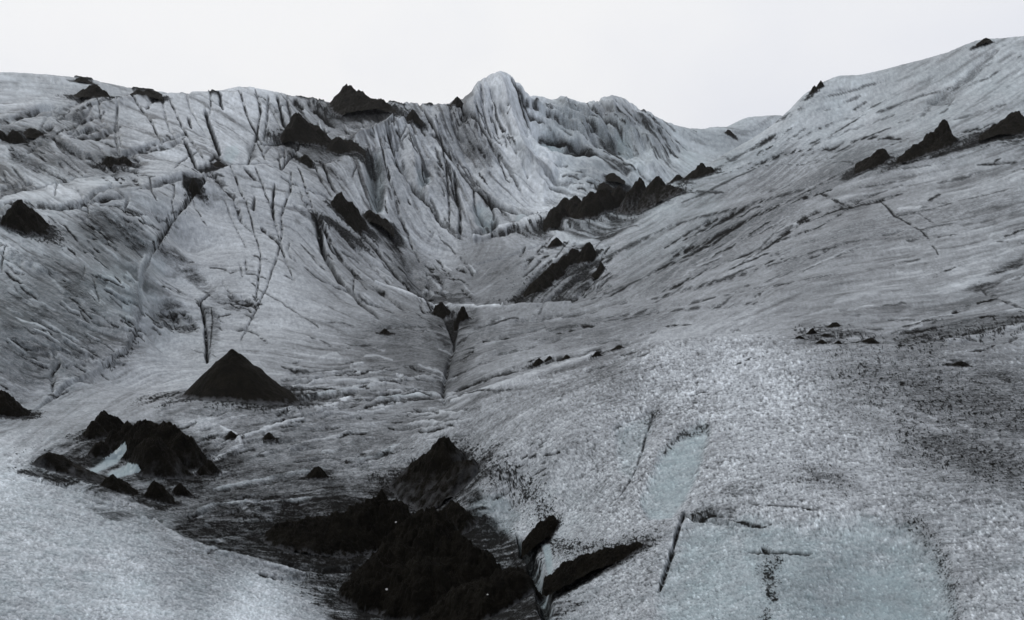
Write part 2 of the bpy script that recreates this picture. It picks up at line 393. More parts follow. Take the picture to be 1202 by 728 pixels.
lobe([(142,182),(166,175),(200,171),(217,159)], 4, 12, .8, 1.8)
lobe([(66,164),(97,181),(126,190)], 4, 12, .8, 2.2, cl=.32)
lobe([(160,220),(200,213),(232,203)], 5, 14, .6, 1.6, cl=.34)
lobe([(250,201),(276,194),(316,195),(338,207)], 5, 18, .5, 1.3, side=-1, cl=.3)
lobe([(0,141),(30,132),(50,128),(64,128)], 3, 10, .85, 1.6)
lobe([(0,151),(33,138),(60,136),(82,140)], 3, 8, .6, 1.2, side=-1, cl=.42)
lobe([(396,177),(433,166),(460,153),(485,139)], 5, 14, .6, 1.6, side=-1, cl=.32)
lobe([(180,112),(212,108),(236,112),(262,126)], 3, 14, .4, 1.2, side=-1, cl=.3)
lobe([(262,106),(290,110),(318,126),(330,150)], 3, 16, .4, 1.2, side=-1)
lobe([(345,240),(372,262),(384,300),(400,330)], 4, 16, .5, 1.6, side=1)
lobe([(560,310),(600,300),(640,285)], 2, 20, .2, 1.2, side=-1)
def specks(pts, w, dens, d=.9):
    # loose grit thinning out from a line
    idx, dist, al, sd = poly_dist(pts, w * 3)
    f = np.exp(-(dist / w) ** 2)
    m = sstep(-.12, .12, GRN.ravel()[idx] * .35 + .5 * fbm(PX.ravel()[idx] / 9, PY.ravel()[idx] / 7, 3, 211) + dens * f - .75) * sstep(.05, .3, f)
    dirt_shade.ravel()[idx] = np.maximum(dirt_shade.ravel()[idx], d * m)
def vee(pts, w, dep):
    idx, dist, al, sd = poly_dist(pts, w * 3.5)
    tp = np.clip(np.minimum(al, 1 - al) * 4, 0, 1)
    dz.ravel()[idx] -= dep * np.exp(-dist / w) * tp * M.ravel()[idx]
vee([(455,262),(480,300),(502,338),(530,376),(524,430),(516,500)], 26, 7)
for poly_, sf_, d_, br_ in (([(0,150),(24,152),(60,150),(72,160),(50,172),(20,172),(0,168)], 4, .8, .25), ([(64,160),(84,170),(100,184),(122,190),(112,196),(86,186),(68,174)], 3, .85, .2), ([(14,176),(60,196),(84,208),(70,212),(40,204),(10,190)], 4, .7, .42),
        ([(214,206),(236,206),(236,220),(226,229),(214,220)], 2, 1, 0), ([(250,190),(266,192),(262,200),(248,198)], 2, 1, 0), ([(112,186),(134,176),(158,182),(168,198),(150,214),(128,208)], 5, .85, .3), ([(82,132),(98,128),(106,150),(96,162),(84,154)], 4, .75, .35),
        ([(183,290),(206,292),(232,318),(252,338),(240,342),(212,320),(192,304)], 4, .8, .15), ([(268,343),(296,353),(299,358),(282,358)], 2, 1, .05), ([(96,242),(130,244),(164,270),(178,292),(158,296),(124,280),(100,262)], 7, .8, .3), ([(60,300),(100,318),(120,340),(100,344),(66,322)], 6, .75, .35),
        ([(176,366),(196,356),(220,372),(232,388),(210,388),(188,380)], 4, .8, .25), ([(434,258),(456,266),(480,300),(492,322),(506,348),(492,344),(470,318),(448,286)], 5, .95, .1), ([(366,246),(378,254),(382,274),(374,278),(366,262)], 3, .95, .05), ([(500,322),(520,318),(548,336),(560,350),(530,350),(508,346)], 5, .75, .3),
        ([(330,176),(350,162),(388,168),(420,166),(404,180),(372,192),(340,190)], 5, .85, .25), ([(386,126),(430,130),(466,140),(440,156),(410,148),(386,140)], 5, .7, .35), ([(500,360),(520,364),(534,392),(522,398),(504,382)], 4, .8, .2), ([(538,360),(560,368),(548,384),(536,392)], 4, .8, .2),
        ([(644,256),(690,258),(720,250),(760,238),(790,226),(760,252),(720,270),(680,280),(660,270)], 5, .85, .25), ([(524,140),(540,140),(566,176),(586,196),(560,196),(536,168)], 5, .6, .35), ([(436,182),(448,182),(456,214),(450,244),(440,240),(434,212)], 4, .7, .2), ([(660,170),(690,172),(706,186),(690,192),(664,190)], 3, .95, 0),
        ([(700,158),(720,160),(730,182),(716,180)], 3, .85, .1), ([(190,612),(240,590),(320,580),(350,600),(330,640),(270,640),(220,632)], 8, .8, .12), ([(300,540),(360,545),(440,560),(400,590),(320,580)], 8, .6, .35)):
    patch(poly_, sf_, d_, 0, broken=br_)
for pts_, w_, dp_ in (([(586,82),(592,110),(602,160),(616,196),(650,222)], 9, -9), ([(562,96),(556,130),(562,170),(590,210)], 8, -5), ([(574,92),(578,130),(590,170)], 6, 4), ([(612,112),(628,150),(640,186)], 7, 8), ([(655,116),(676,140),(694,164)], 7, -6),
                       ([(672,122),(690,146),(706,178)], 6, 6), ([(716,114),(722,140),(744,166),(786,186)], 8, -8), ([(702,124),(714,148),(730,180)], 6, 7), ([(742,134),(764,158),(796,182)], 6, -5), ([(738,146),(752,170),(764,188)], 5, 6), ([(546,118),(536,150),(548,186),(570,220)], 8, 5),
                       ([(524,126),(510,150),(520,190),(546,230)], 9, -5), ([(492,132),(480,160),(490,210),(520,262)], 9, -5), ([(462,152),(470,186),(486,216),(502,246)], 7, 6), ([(446,166),(448,210),(460,250)], 8, -4), ([(436,180),(440,214),(446,246)], 7, 7), ([(500,190),(496,226)], 6, 5),
                       ([(560,236),(570,262)], 6, 6), ([(400,174),(432,166),(460,152),(486,136)], 7, -5), ([(620,196),(660,214),(720,208)], 12, -3), ([(600,262),(660,262)], 5, -3)):
    vee(pts_, w_, dp_)
patch([(470,290),(500,300),(530,318),(556,350),(540,360),(500,352),(480,326)], 9, .6, 0, broken=.35)
patch([(420,380),(470,366),(520,372),(600,372),(640,384),(560,410),(530,470),(505,480),(480,430)], 14, .42, 0, broken=.35)
patch([(0,310),(60,330),(110,350),(150,390),(130,425),(60,460),(0,480)], 16, .34, 0, broken=.25)
patch([(690,330),(760,296),(830,262),(900,230),(960,214),(940,250),(860,296),(780,340),(720,360)], 16, .5, 0, broken=.3)
patch([(880,196),(960,172),(1060,160),(1202,140),(1202,172),(1100,190),(1000,210),(930,240),(880,230)], 10, .5, 0, broken=.42)
patch([(900,300),(1000,262),(1100,236),(1202,220),(1202,250),(1100,270),(1000,300),(920,330)], 14, .32, 0, broken=.4)
patch([(600,370),(700,366),(800,352),(790,380),(700,404),(600,412),(560,420)], 12, .45, 0, broken=.4)
patch([(1000,410),(1080,414),(1202,434),(1202,520),(1120,500),(1020,450)], 26, .34, 0, broken=.3)
patch([(230,500),(300,486),(440,480),(500,490),(480,560),(380,560),(300,560),(240,550)], 14, .38, 0, broken=.4)
patch([(640,122),(700,124),(780,150),(790,180),(740,184),(690,164),(640,146)], 8, .3, 0, broken=.35)
patch([(520,110),(545,116),(566,160),(590,196),(560,200),(530,160)], 7, .34, 0, broken=.35)
for (x0_, y0_, x1_, y1_, n__, an_, l0, l1, w1) in ((176,364,226,388,26,34,6,18,1.6),(604,296,704,352,46,-46,10,34,1.8),(488,300,552,352,30,40,6,20,1.6),(120,500,250,590,30,-12,8,30,1.4),(266,344,298,358,10,28,8,18,1.6),
      (340,425,520,545,70,-4,6,34,1.3),(230,486,340,540,26,-14,8,30,1.3),(60,130,110,160,14,-20,8,20,1.4),(110,178,165,212,22,28,6,18,1.5),(200,580,330,650,30,-8,14,50,2.0),(700,410,1000,470,0,0,1,2,1),
      (640,200,720,225,14,10,8,24,1.2),(560,520,640,600,26,-30,6,20,1.2),(1040,370,1202,404,26,-12,10,34,1.6),(930,380,1030,404,16,8,8,22,1.4),(776,262,960,330,18,-27,24,80,1.1),(880,160,1202,200,20,-17,20,70,1.1)):
    for q_ in range(n__):
        x, y = rng.uniform(x0_, x1_), rng.uniform(y0_, y1_); a_ = math.radians(an_ + rng.normal(0, 7)); l_ = rng.uniform(l0, l1)
        p_ = [(x, y), (x + math.cos(a_) * l_ * .5, y + math.sin(a_) * l_ * .5 + rng.normal(0, .8)), (x + math.cos(a_) * l_, y + math.sin(a_) * l_)]
        stroke(p_, rng.uniform(.8, w1), rng.uniform(.6, 1.0), .8, broken=rng.uniform(0, .3))
        if q_ % 2: stroke([(u_ + 3, v_ - 2.6) for u_, v_ in p_], 1.2, 0, -.5, cl=rng.uniform(.35, .6))  # highlight painted beside every other dash
for (a, b, c, w_) in (((640,330),(800,262),(980,212),3),((690,352),(860,282),(1060,216),2.4),((760,352),(940,300),(1120,262),2.2),((700,376),(880,340),(1080,306),2.4),((620,392),(760,368),(900,352),2.4),
                      ((780,230),(860,186),(930,150),2.4),((800,240),(900,190),(1000,150),2.4),((840,210),(930,164),(1040,118),2.2),((900,150),(960,116),(1040,92),2.2),((1000,140),(1080,112),(1160,92),2.4),((1040,256),(1120,236),(1202,216),2.2)):
    stroke([a, ((a[0] + b[0]) / 2, (a[1] + b[1]) / 2 + 2), b, ((c[0] + b[0]) / 2, (c[1] + b[1]) / 2 + 1), c], w_ * .75, .7, .3, broken=.45)
    stroke([(a[0] + 20, a[1] - 16), (b[0], b[1] - 9), (c[0] - 20, c[1] - 2)], w_ * 1.3, 0, -.5, cl=.36)
for pts_, w_ in (([(300,200),(318,240),(330,290),(345,330)], 1.1), ([(350,196),(366,240),(392,290),(430,340)], 1.2), ([(270,196),(290,240),(306,300),(300,360)], 1.0), ([(200,120),(214,150),(240,186)], 1.1), ([(280,104),(292,140),(310,170)], 1.1),
                 ([(150,112),(176,140),(190,170)], 1.0), ([(300,104),(306,130),(300,160),(290,196)], 1.2), ([(420,200),(436,240),(470,290)], 1.4), ([(445,166),(456,210),(470,256),(492,300)], 1.3), ([(512,140),(520,180),(526,220),(528,262)], 1.2),
                 ([(550,196),(570,228),(600,258)], 1.1), ([(576,104),(584,140),(600,180),(620,214)], 1.1), ([(190,330),(230,352),(262,380)], 1.1), ([(330,210),(380,230),(412,262)], 1.0), ([(410,340),(440,356),(480,372)], 1.1), ([(340,300),(380,330),(430,352),(480,364)], 1.0)):
    stroke(pts_, w_, .85, 1.6, broken=.35)
for (x0_, y0_, x1_, y1_, n__, tn, l0, l1) in ((525,120,592,200,34,.1,8,26),(430,180,530,278,20,.15,8,26),(470,140,540,200,12,0,8,22),(640,122,800,185,30,0,8,30),(300,110,400,190,22,.9,8,24),(0,160,140,212,34,0,8,34),
        (5,300,150,440,60,0,8,40),(85,240,175,290,26,0,8,30),(380,262,470,340,10,0,10,36),(400,122,470,168,22,.6,6,18),(225,330,300,400,14,.3,6,18)):
    for q_ in range(n__):
        x, y = rng.uniform(x0_, x1_), rng.uniform(y0_, y1_)
        d_ = (PX[::6, ::6] - x) ** 2 + (PY[::6, ::6] - y) ** 2; a_ = ang[::6, ::6].flat[int(d_.argmin())]
        if math.sin(a_) < 0 and abs(math.sin(a_)) > .7: a_ += math.pi
        a_ += tn * rng.choice([-1, 1]) + rng.normal(0, .12); l_ = rng.uniform(l0, l1)
        p_ = [(x, y), (x + math.cos(a_) * l_ * .5 + rng.normal(0, 1), y + math.sin(a_) * l_ * .5 + rng.normal(0, 1)), (x + math.cos(a_) * l_, y + math.sin(a_) * l_)]
        stroke(p_, rng.uniform(.6, 1.2), rng.uniform(.6, .95), .8, broken=rng.uniform(0, .3))
        if rng.random() < .5: stroke([(u_ + 2.0, v_ - 2.2) for u_, v_ in p_], 1.0, 0, -.4, cl=rng.uniform(.35, .6))  # light edge painted along about half the marks
# --- left: lobe edge and the long diagonal crack
stroke([(247,199),(234,219),(212,245),(195,266),(186,284),(179,298)], 1.7, .98, 2, broken=.3)
specks([(234,219),(212,245),(195,266),(184,290)], 6, .75)
stroke([(236,214),(228,226),(214,244)], 3.0, .85, 1, broken=.35)
stroke([(200,260),(190,276),(181,292)], 3.2, .85, 1, broken=.4)
lobe([(178,298),(169,322),(164,345),(166,368),(160,392),(148,416),(128,431),(108,446),(80,456),(64,468),(40,482)], 9, 34, .42, 1.3, side=-1, broken=.4)
patch([(168,322),(166,346),(168,368),(162,392),(150,414),(146,400),(154,372),(156,345)], 4, .35, 0, broken=.3)
specks([(160,392),(148,416),(128,431)], 5, .7)
stroke([(240,206),(228,217),(222,226)], 6, .9, 2, broken=.2)
stroke([(241,130),(244,142),(249,156),(253,166),(258,181)], 2.2, .95, 4)
stroke([(217,165),(223,178),(230,196)], 1.8, .95, 3)
stroke([(221,139),(225,151)], 1.6, .8, 2)
stroke([(247,199),(257,212),(268,224),(276,234),(281,252),(283,262)], 1.8, .8, 2, broken=.2)
stroke([(246,204),(262,218),(278,234)], 4.0, .7, 1, broken=.4)
stroke([(233,197),(246,196),(256,191),(266,193)], 4.0, .95, 2)
stroke([(246,188),(252,182),(258,186)], 2.0, .9, 1)
stroke([(258,110),(258,120),(262,128)], 1.8, .8, 2)
stroke([(325,113),(328,124),(332,140),(336,150)], 1.6, .9, 3)
stroke([(337,116),(340,130),(341,142)], 1.4, .7, 2)
stroke([(315,112),(314,135),(310,160)], 1.3, .6, 2, broken=.2)
stroke([(322,217),(320,238),(321,256)], 1.2, .85, 3)
stroke([(298,228),(298,247)], 1.5, .75, 2)
stroke([(287,200),(300,212)], 1.7, .8, 2)
stroke([(341,203),(341,222),(334,240),(329,252),(331,270),(329,291)], 1.3, .85, 1.5, broken=.4)
stroke([(306,267),(320,280),(331,290)], 2.0, .85, 2, broken=.1)
stroke([(379,190),(385,207),(393,226)], 1.5, .8, 3)
stroke([(371,196),(378,214),(390,232)], 1.2, .6, 2)
stroke([(372,256),(375,276),(380,296),(388,314),(400,331),(420,350),(444,374)], 2.3, .85, 4, broken=.1)
stroke([(378,262),(388,290),(402,306),(421,324),(450,343),(482,362)], 1.6, .8, 3, broken=.1)
stroke([(405,258),(421,271),(443,293),(472,326),(500,346)], 1.6, .85, 3)
stroke([(392,262),(410,286),(436,310),(466,338)], 1.3, .6, 2, broken=.2)
stroke([(360,238),(374,262),(377,282)], 4.0, .9, 2, broken=.15)
stroke([(300,336),(336,358),(374,384)], 1.0, .55, 1, cl=0)
stroke([(330,286),(320,318),(312,338),(300,366),(283,398)], 1.1, .7, 1.5, broken=.35)
stroke([(262,230),(272,258),(288,290)], 1.0, .5, 1, broken=.3)
stroke([(275,240),(284,262),(300,276)], 1.0, .5, 1, broken=.3)
# melt hole in the ramp
stroke([(236,356),(240,375),(242,395),(243,425)], 2.2, .98, 4, broken=.1)
patch([(240,356),(252,362),(258,376),(256,400),(246,422),(243,400)], 4, .62, 0, broken=.3)
stroke([(248,362),(250,380),(246,408)], 1.2, .8, 0)
stroke([(254,372),(254,390),(250,406)], 1.0, 0, 0, cl=.4)
stroke([(234,362),(236,352),(243,346),(246,340)], 1.6, .8, 2)
patch([(174,366),(196,352),(216,360),(232,385),(222,392),(200,386),(184,380)], 4, .85, 1, broken=.45)
stroke([(176,366),(196,380),(216,390)], 2.0, .9, 2, broken=.3)
patch([(266,341),(285,348),(299,357),(290,360),(272,352)], 2, .85, 1, broken=.1)
patch([(240,332),(262,342),(290,352),(300,368),(285,375),(262,362),(246,350)], 5, .45, 1, broken=.5)
patch([(182,287),(200,290),(226,312),(252,338),(244,344),(216,324),(196,308)], 4, .62, 1, broken=.3)
# left wall: ashy streaks
patch([(85,250),(120,246),(160,262),(178,290),(160,300),(130,290),(96,274)], 7, .85, 0, broken=.5)
patch([(30,282),(70,300),(110,330),(140,360),(120,370),(80,350),(40,320),(10,300)], 8, .7, 0, broken=.65)
patch([(0,330),(60,350),(120,400),(120,430),(60,440),(0,420)], 12, .72, 0, broken=.62)
patch([(10,352),(40,372),(60,388),(40,392),(10,372)], 5, .7, 0, broken=.5)
stroke([(62,412),(70,430),(62,440),(62,462)], 2.4, .8, 2, broken=.3)
stroke([(0,283),(14,296),(34,310),(56,322)], 5.0, 0, -2, cl=.75)
stroke([(70,395),(95,412),(118,432)], 2.0, 0, -1, cl=.5)
patch([(118,318),(150,302),(164,318),(160,372),(150,392),(140,360),(122,344)], 6, 0, 0, bl=.55)
stroke([(170,300),(166,322),(164,350)], 3.0, 0, -1, cl=.45, bl=.4)
# upper left benches
stroke([(0,240),(40,234),(80,226),(130,216),(160,208)], 7, 0, -.8, cl=.6)
stroke([(0,243),(35,240),(70,242),(95,238)], 1.8, .8, 2, broken=.2)
stroke([(100,236),(132,220),(150,232),(146,246)], 1.6, .6, 2, broken=.3)
stroke([(0,222),(20,216),(38,214)], 2.0, .7, 2, broken=.2)
stroke([(0,160),(18,164),(40,158),(62,148)], 3.5, .8, 2, broken=.25)
stroke([(62,162),(80,174),(94,182),(112,186)], 3.0, .85, 2, broken=.2)
stroke([(138,120),(138,150),(142,172)], 1.2, .55, 1, broken=.2)
stroke([(142,180),(170,174),(200,164),(218,156)], 1.6, .75, 2, broken=.2)
stroke([(80,158),(105,156),(125,146)], 2.0, .75, 2, broken=.2)
stroke([(0,146),(30,136),(50,128),(66,128)], 1.8, .7, 2, broken=.3)
stroke([(70,132),(90,124),(100,116)], 2.6, .6, 1, broken=.3)
patch([(60,130),(90,126),(100,140),(80,158),(60,148)], 5, .65, 0, broken=.5)
patch([(110,180),(150,178),(166,200),(150,214),(124,210),(104,196)], 6, .75, 0, broken=.5)
patch([(60,180),(104,190),(130,206),(110,212),(70,202),(40,200)], 5, .55, 0, broken=.6)
stroke([(190,112),(192,130),(198,150),(205,160)], 1.0, .5, 1, broken=.35)
stroke([(218,112),(224,130),(236,150),(250,168)], 1.0, .4, 1, broken=.4)
stroke([(85,140),(110,126),(140,120),(180,114)], 5, 0, -2, cl=.4)
patch([(266,172),(278,170),(282,180),(270,192),(262,186)], 3, 0, 0, cl=.3, bl=.6)
patch([(290,172),(300,168),(302,184),(294,190)], 3, .7, 1, broken=.2)
# skyline grit
for a, b in (((88,92),(108,96)),((155,106),(180,108)),((246,108),(258,112)),((348,114),(380,120)),((456,122),(476,126)),((498,124),(508,125))):
    stroke([a, b], 2.2, .85, -1)
# tangle under the left dark cones
stroke([(330,170),(352,182),(372,196)], 2.4, .85, 2, broken=.2)
stroke([(306,168),(330,162),(350,170)], 2.0, .85, 2, broken=.2)
stroke([(362,122),(378,134),(392,146)], 3.6, .9, 2, broken=.1)
stroke([(345,118),(356,128)], 2.5, .9, 1)
stroke([(330,200),(342,178),(352,166)], 1.6, .8, 2, broken=.2)
patch([(300,160),(330,152),(350,168),(396,176),(420,166),(400,186),(360,196),(330,178)], 5, .7, 1, broken=.45)
patch([(360,125),(390,128),(430,138),(470,140),(440,160),(400,158),(380,144)], 6, .6, 1, broken=.5)
stroke([(400,172),(420,168),(446,158),(462,146)], 3.0, 0, -3, cl=.3)
# --- peak
stroke([(497,132),(505,150),(516,171),(536,196),(556,220),(583,240),(613,256),(640,261)], 1.7, .92, 3)
stroke([(455,158),(462,176),(470,196),(483,216),(497,234)], 3.2, .9, 4, broken=.15)
stroke([(482,214),(497,234)], 3.2, .9, 2)
stroke([(497,234),(510,250),(523,266),(543,282)], 1.8, .8, 3, broken=.1)
stroke([(505,238),(516,256),(530,268),(548,279)], 1.2, .6, 2)
stroke([(533,204),(536,226),(540,252),(540,278)], 2.0, .85, 3, broken=.1)
stroke([(527,196),(530,214),(534,232)], 1.3, .7, 2, broken=.1)
stroke([(541,122),(547,134),(560,146),(573,164),(580,178),(587,195)], 2.2, .8, 3, broken=.15)
stroke([(540,132),(556,152),(568,174),(586,190)], 3.0, .8, 2, broken=.3)
stroke([(528,128),(534,150),(548,166),(560,184)], 2.0, .7, 2, broken=.3)
stroke([(565,99),(566,127),(572,150),(578,165)], 1.4, .65, 2, broken=.15)
stroke([(600,94),(612,118),(624,146),(634,168),(640,178)], 1.8, .9, 3)
stroke([(604,98),(620,124),(640,142)], 1.6, .8, 2)
for (a, b, c) in (((612,112),(646,136),(690,164)),((622,118),(660,138),(706,168)),((634,122),(672,138),(712,160)),((648,122),(690,142),(722,172)),((668,122),(700,140),(740,182)),
                  ((690,124),(716,144),(750,184)),((706,122),(738,150),(772,190)),((722,124),(752,152),(786,188)),((736,130),(764,160),(792,184)),((748,138),(774,162),(800,182)),((764,146),(786,164),(806,178))):
    stroke([a, b, c], 1.6, .78, 3, broken=.28)
    stroke([(a[0] + 6, a[1] + 3), (b[0] + 7, b[1] + 2), (c[0] + 4, c[1] - 4)], 2.4, 0, -3, cl=.35)
stroke([(590,195),(600,206),(612,228)], 1.3, .6, 2, broken=.3)
stroke([(576,236),(580,250),(578,268)], 1.3, .7, 2, broken=.1)
stroke([(556,220),(558,240),(576,262)], 1.3, .7, 2, broken=.2)
patch([(430,186),(446,184),(452,214),(448,248),(438,244),(432,218)], 5, .35, 3, bl=.6, broken=.3)
patch([(488,200),(500,196),(506,212),(494,224)], 4, .35, 2, bl=.6, broken=.2)
patch([(556,236),(574,238),(584,262),(576,276),(560,262)], 5, .3, 2, bl=.6, broken=.3)
patch([(570,258),(584,256),(584,276),(566,282),(556,280)], 3, .9, 2, broken=.2)
# blue hollows right of the peak
patch([(632,152),(650,156),(662,168),(662,190),(648,188),(636,174)], 4, .25, 5, bl=.8, broken=.3)
patch([(662,170),(680,166),(690,176),(704,188),(690,192),(664,191)], 3, .7, 5, broken=.05)
stroke([(632,150),(648,158),(668,168),(690,172)], 1.8, .85, 2)
patch([(722,156),(738,164),(748,184),(736,186),(726,176)], 3, .3, 4, bl=.8, broken=.2)
patch([(700,158),(722,160),(730,182),(714,176)], 4, .7, 3, broken=.3)
patch([(800,168),(826,182),(838,192),(818,198),(796,186)], 5, 0, 0, cl=.5, bl=.7)
stroke([(620,160),(634,182),(654,192),(690,194),(720,194),(760,198)], 6, 0, -4, cl=.5)
stroke([(600,150),(610,176),(622,198),(650,210)], 7, 0, -3, cl=.35)
patch([(696,182),(720,186),(744,200),(736,206),(712,196),(698,190)], 3, .85, 1, broken=.35)
stroke([(640,214),(666,220),(690,212)], 1.6, .5, 1, broken=.3)
patch([(640,234),(655,232),(656,244),(640,242)], 3, .6, 1, broken=.3)
# ribbons under the peak
stroke([(556,283),(580,275),(610,268),(650,262),(690,266)], 3.0, 0, -4, cl=.75)
stroke([(606,262),(616,258),(626,260)], 3.0, 0, -1, cl=.5, bl=.6)
stroke([(560,222),(590,240),(622,254),(652,258)], 2.2, 0, -2, cl=.4)
patch([(556,272),(570,272),(576,280),(556,282)], 2, .9, 1, broken=.1)
stroke([(576,278),(592,276),(606,270),(612,274)], 1.8, .8, 1, broken=.2)
patch([(620,272),(634,264),(650,276),(640,282),(622,280)], 3, .75, 1, broken=.3)
# trough and fan
patch([(474,300),(490,312),(506,336),(516,350),(500,346),(484,330)], 4, .9, 2, broken=.25)
patch([(500,326),(520,322),(540,340),(552,352),(524,352),(508,344)], 5, .75, 1, broken=.45)
patch([(440,262),(456,268),(476,296),(484,310),(466,300),(448,284)], 5, .8, 1, broken=.3)
patch([(548,346),(590,352),(600,357),(560,357)], 2.5, .85, 1, broken=.3)
stroke([(440,332),(470,340),(500,347),(530,352),(556,356),(590,361)], 1.6, 0, -2.2, cl=.85)
stroke([(590,361),(640,358),(670,358)], 2.2, 0, -2, cl=.35)
patch([(600,352),(630,318),(660,300),(684,290),(704,302),(706,322),(694,346),(668,356),(640,357)], 5, .92, 1, broken=.22)
stroke([(606,353),(624,336),(648,314),(668,300),(690,286)], 5, .97, 1, broken=.05)
stroke([(640,352),(668,334),(688,318)], 2.2, .85, 2, broken=.2)
stroke([(668,354),(690,334),(706,316)], 2.2, .85, 2, broken=.25)
# cleft below the ice bridge
patch([(519,357),(539,357),(537,380),(533,394),(528,380)], 2, .92, 4)
stroke([(534,392),(528,410),(523,430),(520,450),(522,470)], 2.2, .8, 2, broken=.25)
patch([(500,356),(560,356),(566,376),(540,392),(520,402),(500,380)], 7, .7, 0, broken=.4)
patch([(508,400),(536,396),(534,440),(526,470),(510,450)], 7, .6, 0, broken=.35)
stroke([(536,394),(560,382),(590,372)], 2.6, .7, 1, broken=.3)
stroke([(540,416),(556,408)], 2.5, .85, 1, broken=.2)
stroke([(530,452),(560,444),(590,436),(620,430),(660,418)], 1.8, .8, 2, broken=.3)
stroke([(530,470),(580,456),(640,436),(700,416)], 3.2, 0, -2, cl=.55)
stroke([(600,432),(640,426),(690,414),(740,403)], 2.6, .85, 1, broken=.45)
stroke([(440,384),(470,382),(500,378)], 1.8, .6, 1, broken=.3)
# --- right slope
stroke([(878,198),(900,188),(918,180),(950,175),(987,169),(1014,162),(1040,161),(1066,164)], 2.4, .9, 2, broken=.18)
patch([(965,172),(990,163),(1010,162),(1004,172),(980,180)], 3, .9, 1, broken=.12)
stroke([(925,240),(946,226),(967,214),(990,203),(1014,194),(1060,190)], 2.6, .9, 2, broken=.2)
stroke([(1056,192),(1100,184),(1134,174),(1168,160),(1202,146)], 3.2, .92, 2, broken=.15)
stroke([(1130,156),(1150,152),(1176,146)], 2.2, .9, 2, broken=.2)
stroke([(1150,168),(1176,164),(1202,160)], 3.0, .9, 2, broken=.15)
stroke([(1170,62),(1150,80),(1130,98),(1116,110),(1098,118)], 5, .5, 5, broken=.3)
patch([(1090,118),(1108,108),(1120,112),(1116,120),(1098,122)], 3, .72, 2, broken=.1)
stroke([(1100,112),(1090,124),(1080,140)], 3, .5, 2, broken=.4)
stroke([(892,168),(906,160),(918,158)], 2.4, .85, 1, broken=.1)
stroke([(790,300),(833,281),(884,254),(917,240),(950,231),(976,222)], 2.6, .92, 3, broken=.2)
stroke([(770,318),(800,302),(840,282),(870,262)], 2.2, .85, 2, broken=.25)
stroke([(800,282),(830,268),(870,246),(900,234)], 2.6, .85, 2, broken=.3)
stroke([(780,292),(810,272),(842,256)], 2.4, .8, 2, broken=.35)
stroke([(770,345),(800,334),(850,307),(897,290),(940,262),(987,244),(1034,234),(1076,220)], 1.9, .85, 2, broken=.3)
stroke([(936,262),(952,254),(968,248)], 3.4, .9, 1, broken=.3)
stroke([(960,226),(980,236),(1000,242)], 1.8, .8, 1, broken=.2)
stroke([(830,298),(880,272),(930,244),(960,238)], 3.5, 0, -2, cl=.45)
stroke([(1034,234),(1049,252),(1071,264),(1091,280),(1101,300)], 1.4, .8, 2, broken=.1)
stroke([(1049,252),(1080,244),(1120,232)], 1.2, .6, 1, broken=.4)
stroke([(1078,250),(1096,262)], 1.2, .6, 1, broken=.2)
stroke([(1090,236),(1104,228)], 1.5, .8, 1)
patch([(1130,340),(1160,320),(1202,296),(1202,312),(1180,326),(1160,344)], 4, .8, 1, broken=.5)
stroke([(1118,366),(1140,356),(1172,346)], 3.0, .95, 2, broken=.15)
stroke([(1150,330),(1158,344),(1182,356),(1202,362)], 1.6, .7, 2, broken=.2)
patch([(1020,402),(1050,392),(1100,380),(1140,372),(1176,366),(1202,370),(1202,380),(1160,392),(1110,404),(1060,406)], 6, .62, 0, broken=.12)
stroke([(1060,390),(1084,388),(1108,382)], 2.0, .85, 1, broken=.2)
stroke([(1110,405),(1140,398),(1170,388),(1202,382)], 3.2, 0, -3, cl=.5)
stroke([(1100,340),(1140,332),(1170,322),(1202,312)], 4, 0, -2, cl=.55)
stroke([(980,356),(1020,346),(1070,332)], 3.5, 0, -1, cl=.4)
patch([(930,404),(960,384),(1000,378),(1030,398),(1010,406)], 5, .6, 0, broken=.4)
patch([(985,364),(1012,362),(1010,374),(990,374)], 3, .6, 0, broken=.4)
stroke([(640,262),(690,250),(760,236)], 2, .6, 0, broken=.3)
patch([(690,274),(720,258),(760,240),(790,220),(800,226),(764,250),(730,274),(706,286)], 4, .85, 1, broken=.35)
patch([(640,255),(700,262),(716,272),(690,278),(650,270)], 3, .7, 1, broken=.5)
stroke([(744,318),(770,300),(800,284)], 4, 0, -2, cl=.4)
for (x0, y0, x1, y1) in ((905,300,960,282),(860,338,930,318),(980,290,1060,270),(1010,220,1080,204),(1100,216,1170,200),(900,226,950,206),(1000,150,1050,132),(960,132,1010,112),(1120,142,1180,122),(940,190,985,182),
                         (560,398,640,384),(580,414,660,396),(660,372,740,352),(690,404,770,388),(600,376,660,368)):
    stroke([(x0, y0), ((x0 + x1) / 2, (y0 + y1) / 2 + 2), (x1, y1)], 2.2, .6, 1.5, broken=.4)
# --- foreground right: smooth blue scoops, cracks, grit
patch([(826,494),(832,502),(826,528),(816,556),(804,584),(788,606),(762,606),(752,586),(764,560),(776,528),(800,504)], 7, 0, 4, bl=.8)
stroke([(772,524),(796,506),(818,496),(831,498),(832,510)], 1.8, .62, 0, broken=.3)
patch([(722,502),(744,490),(764,482),(766,492),(752,534),(740,560),(726,550)], 10, 0, 3, bl=.42)
stroke([(768,480),(758,510),(748,544),(738,566),(728,582)], 1.2, .75, 1.5, broken=.2)
stroke([(720,502),(740,490),(766,480)], 1.6, .6, 1, broken=.3)
stroke([(804,604),(850,608),(900,612)], 1.4, .5, 2, broken=.5)
patch([(812,608),(870,606),(940,612),(1010,604),(1070,612),(1100,642),(1118,690),(1122,740),(900,760),(770,740),(776,690),(792,640)], 16, 0, 5, bl=.66)
patch([(1000,640),(1060,630),(1100,670),(1110,730),(980,740),(960,690)], 30, 0, 4, bl=.92)
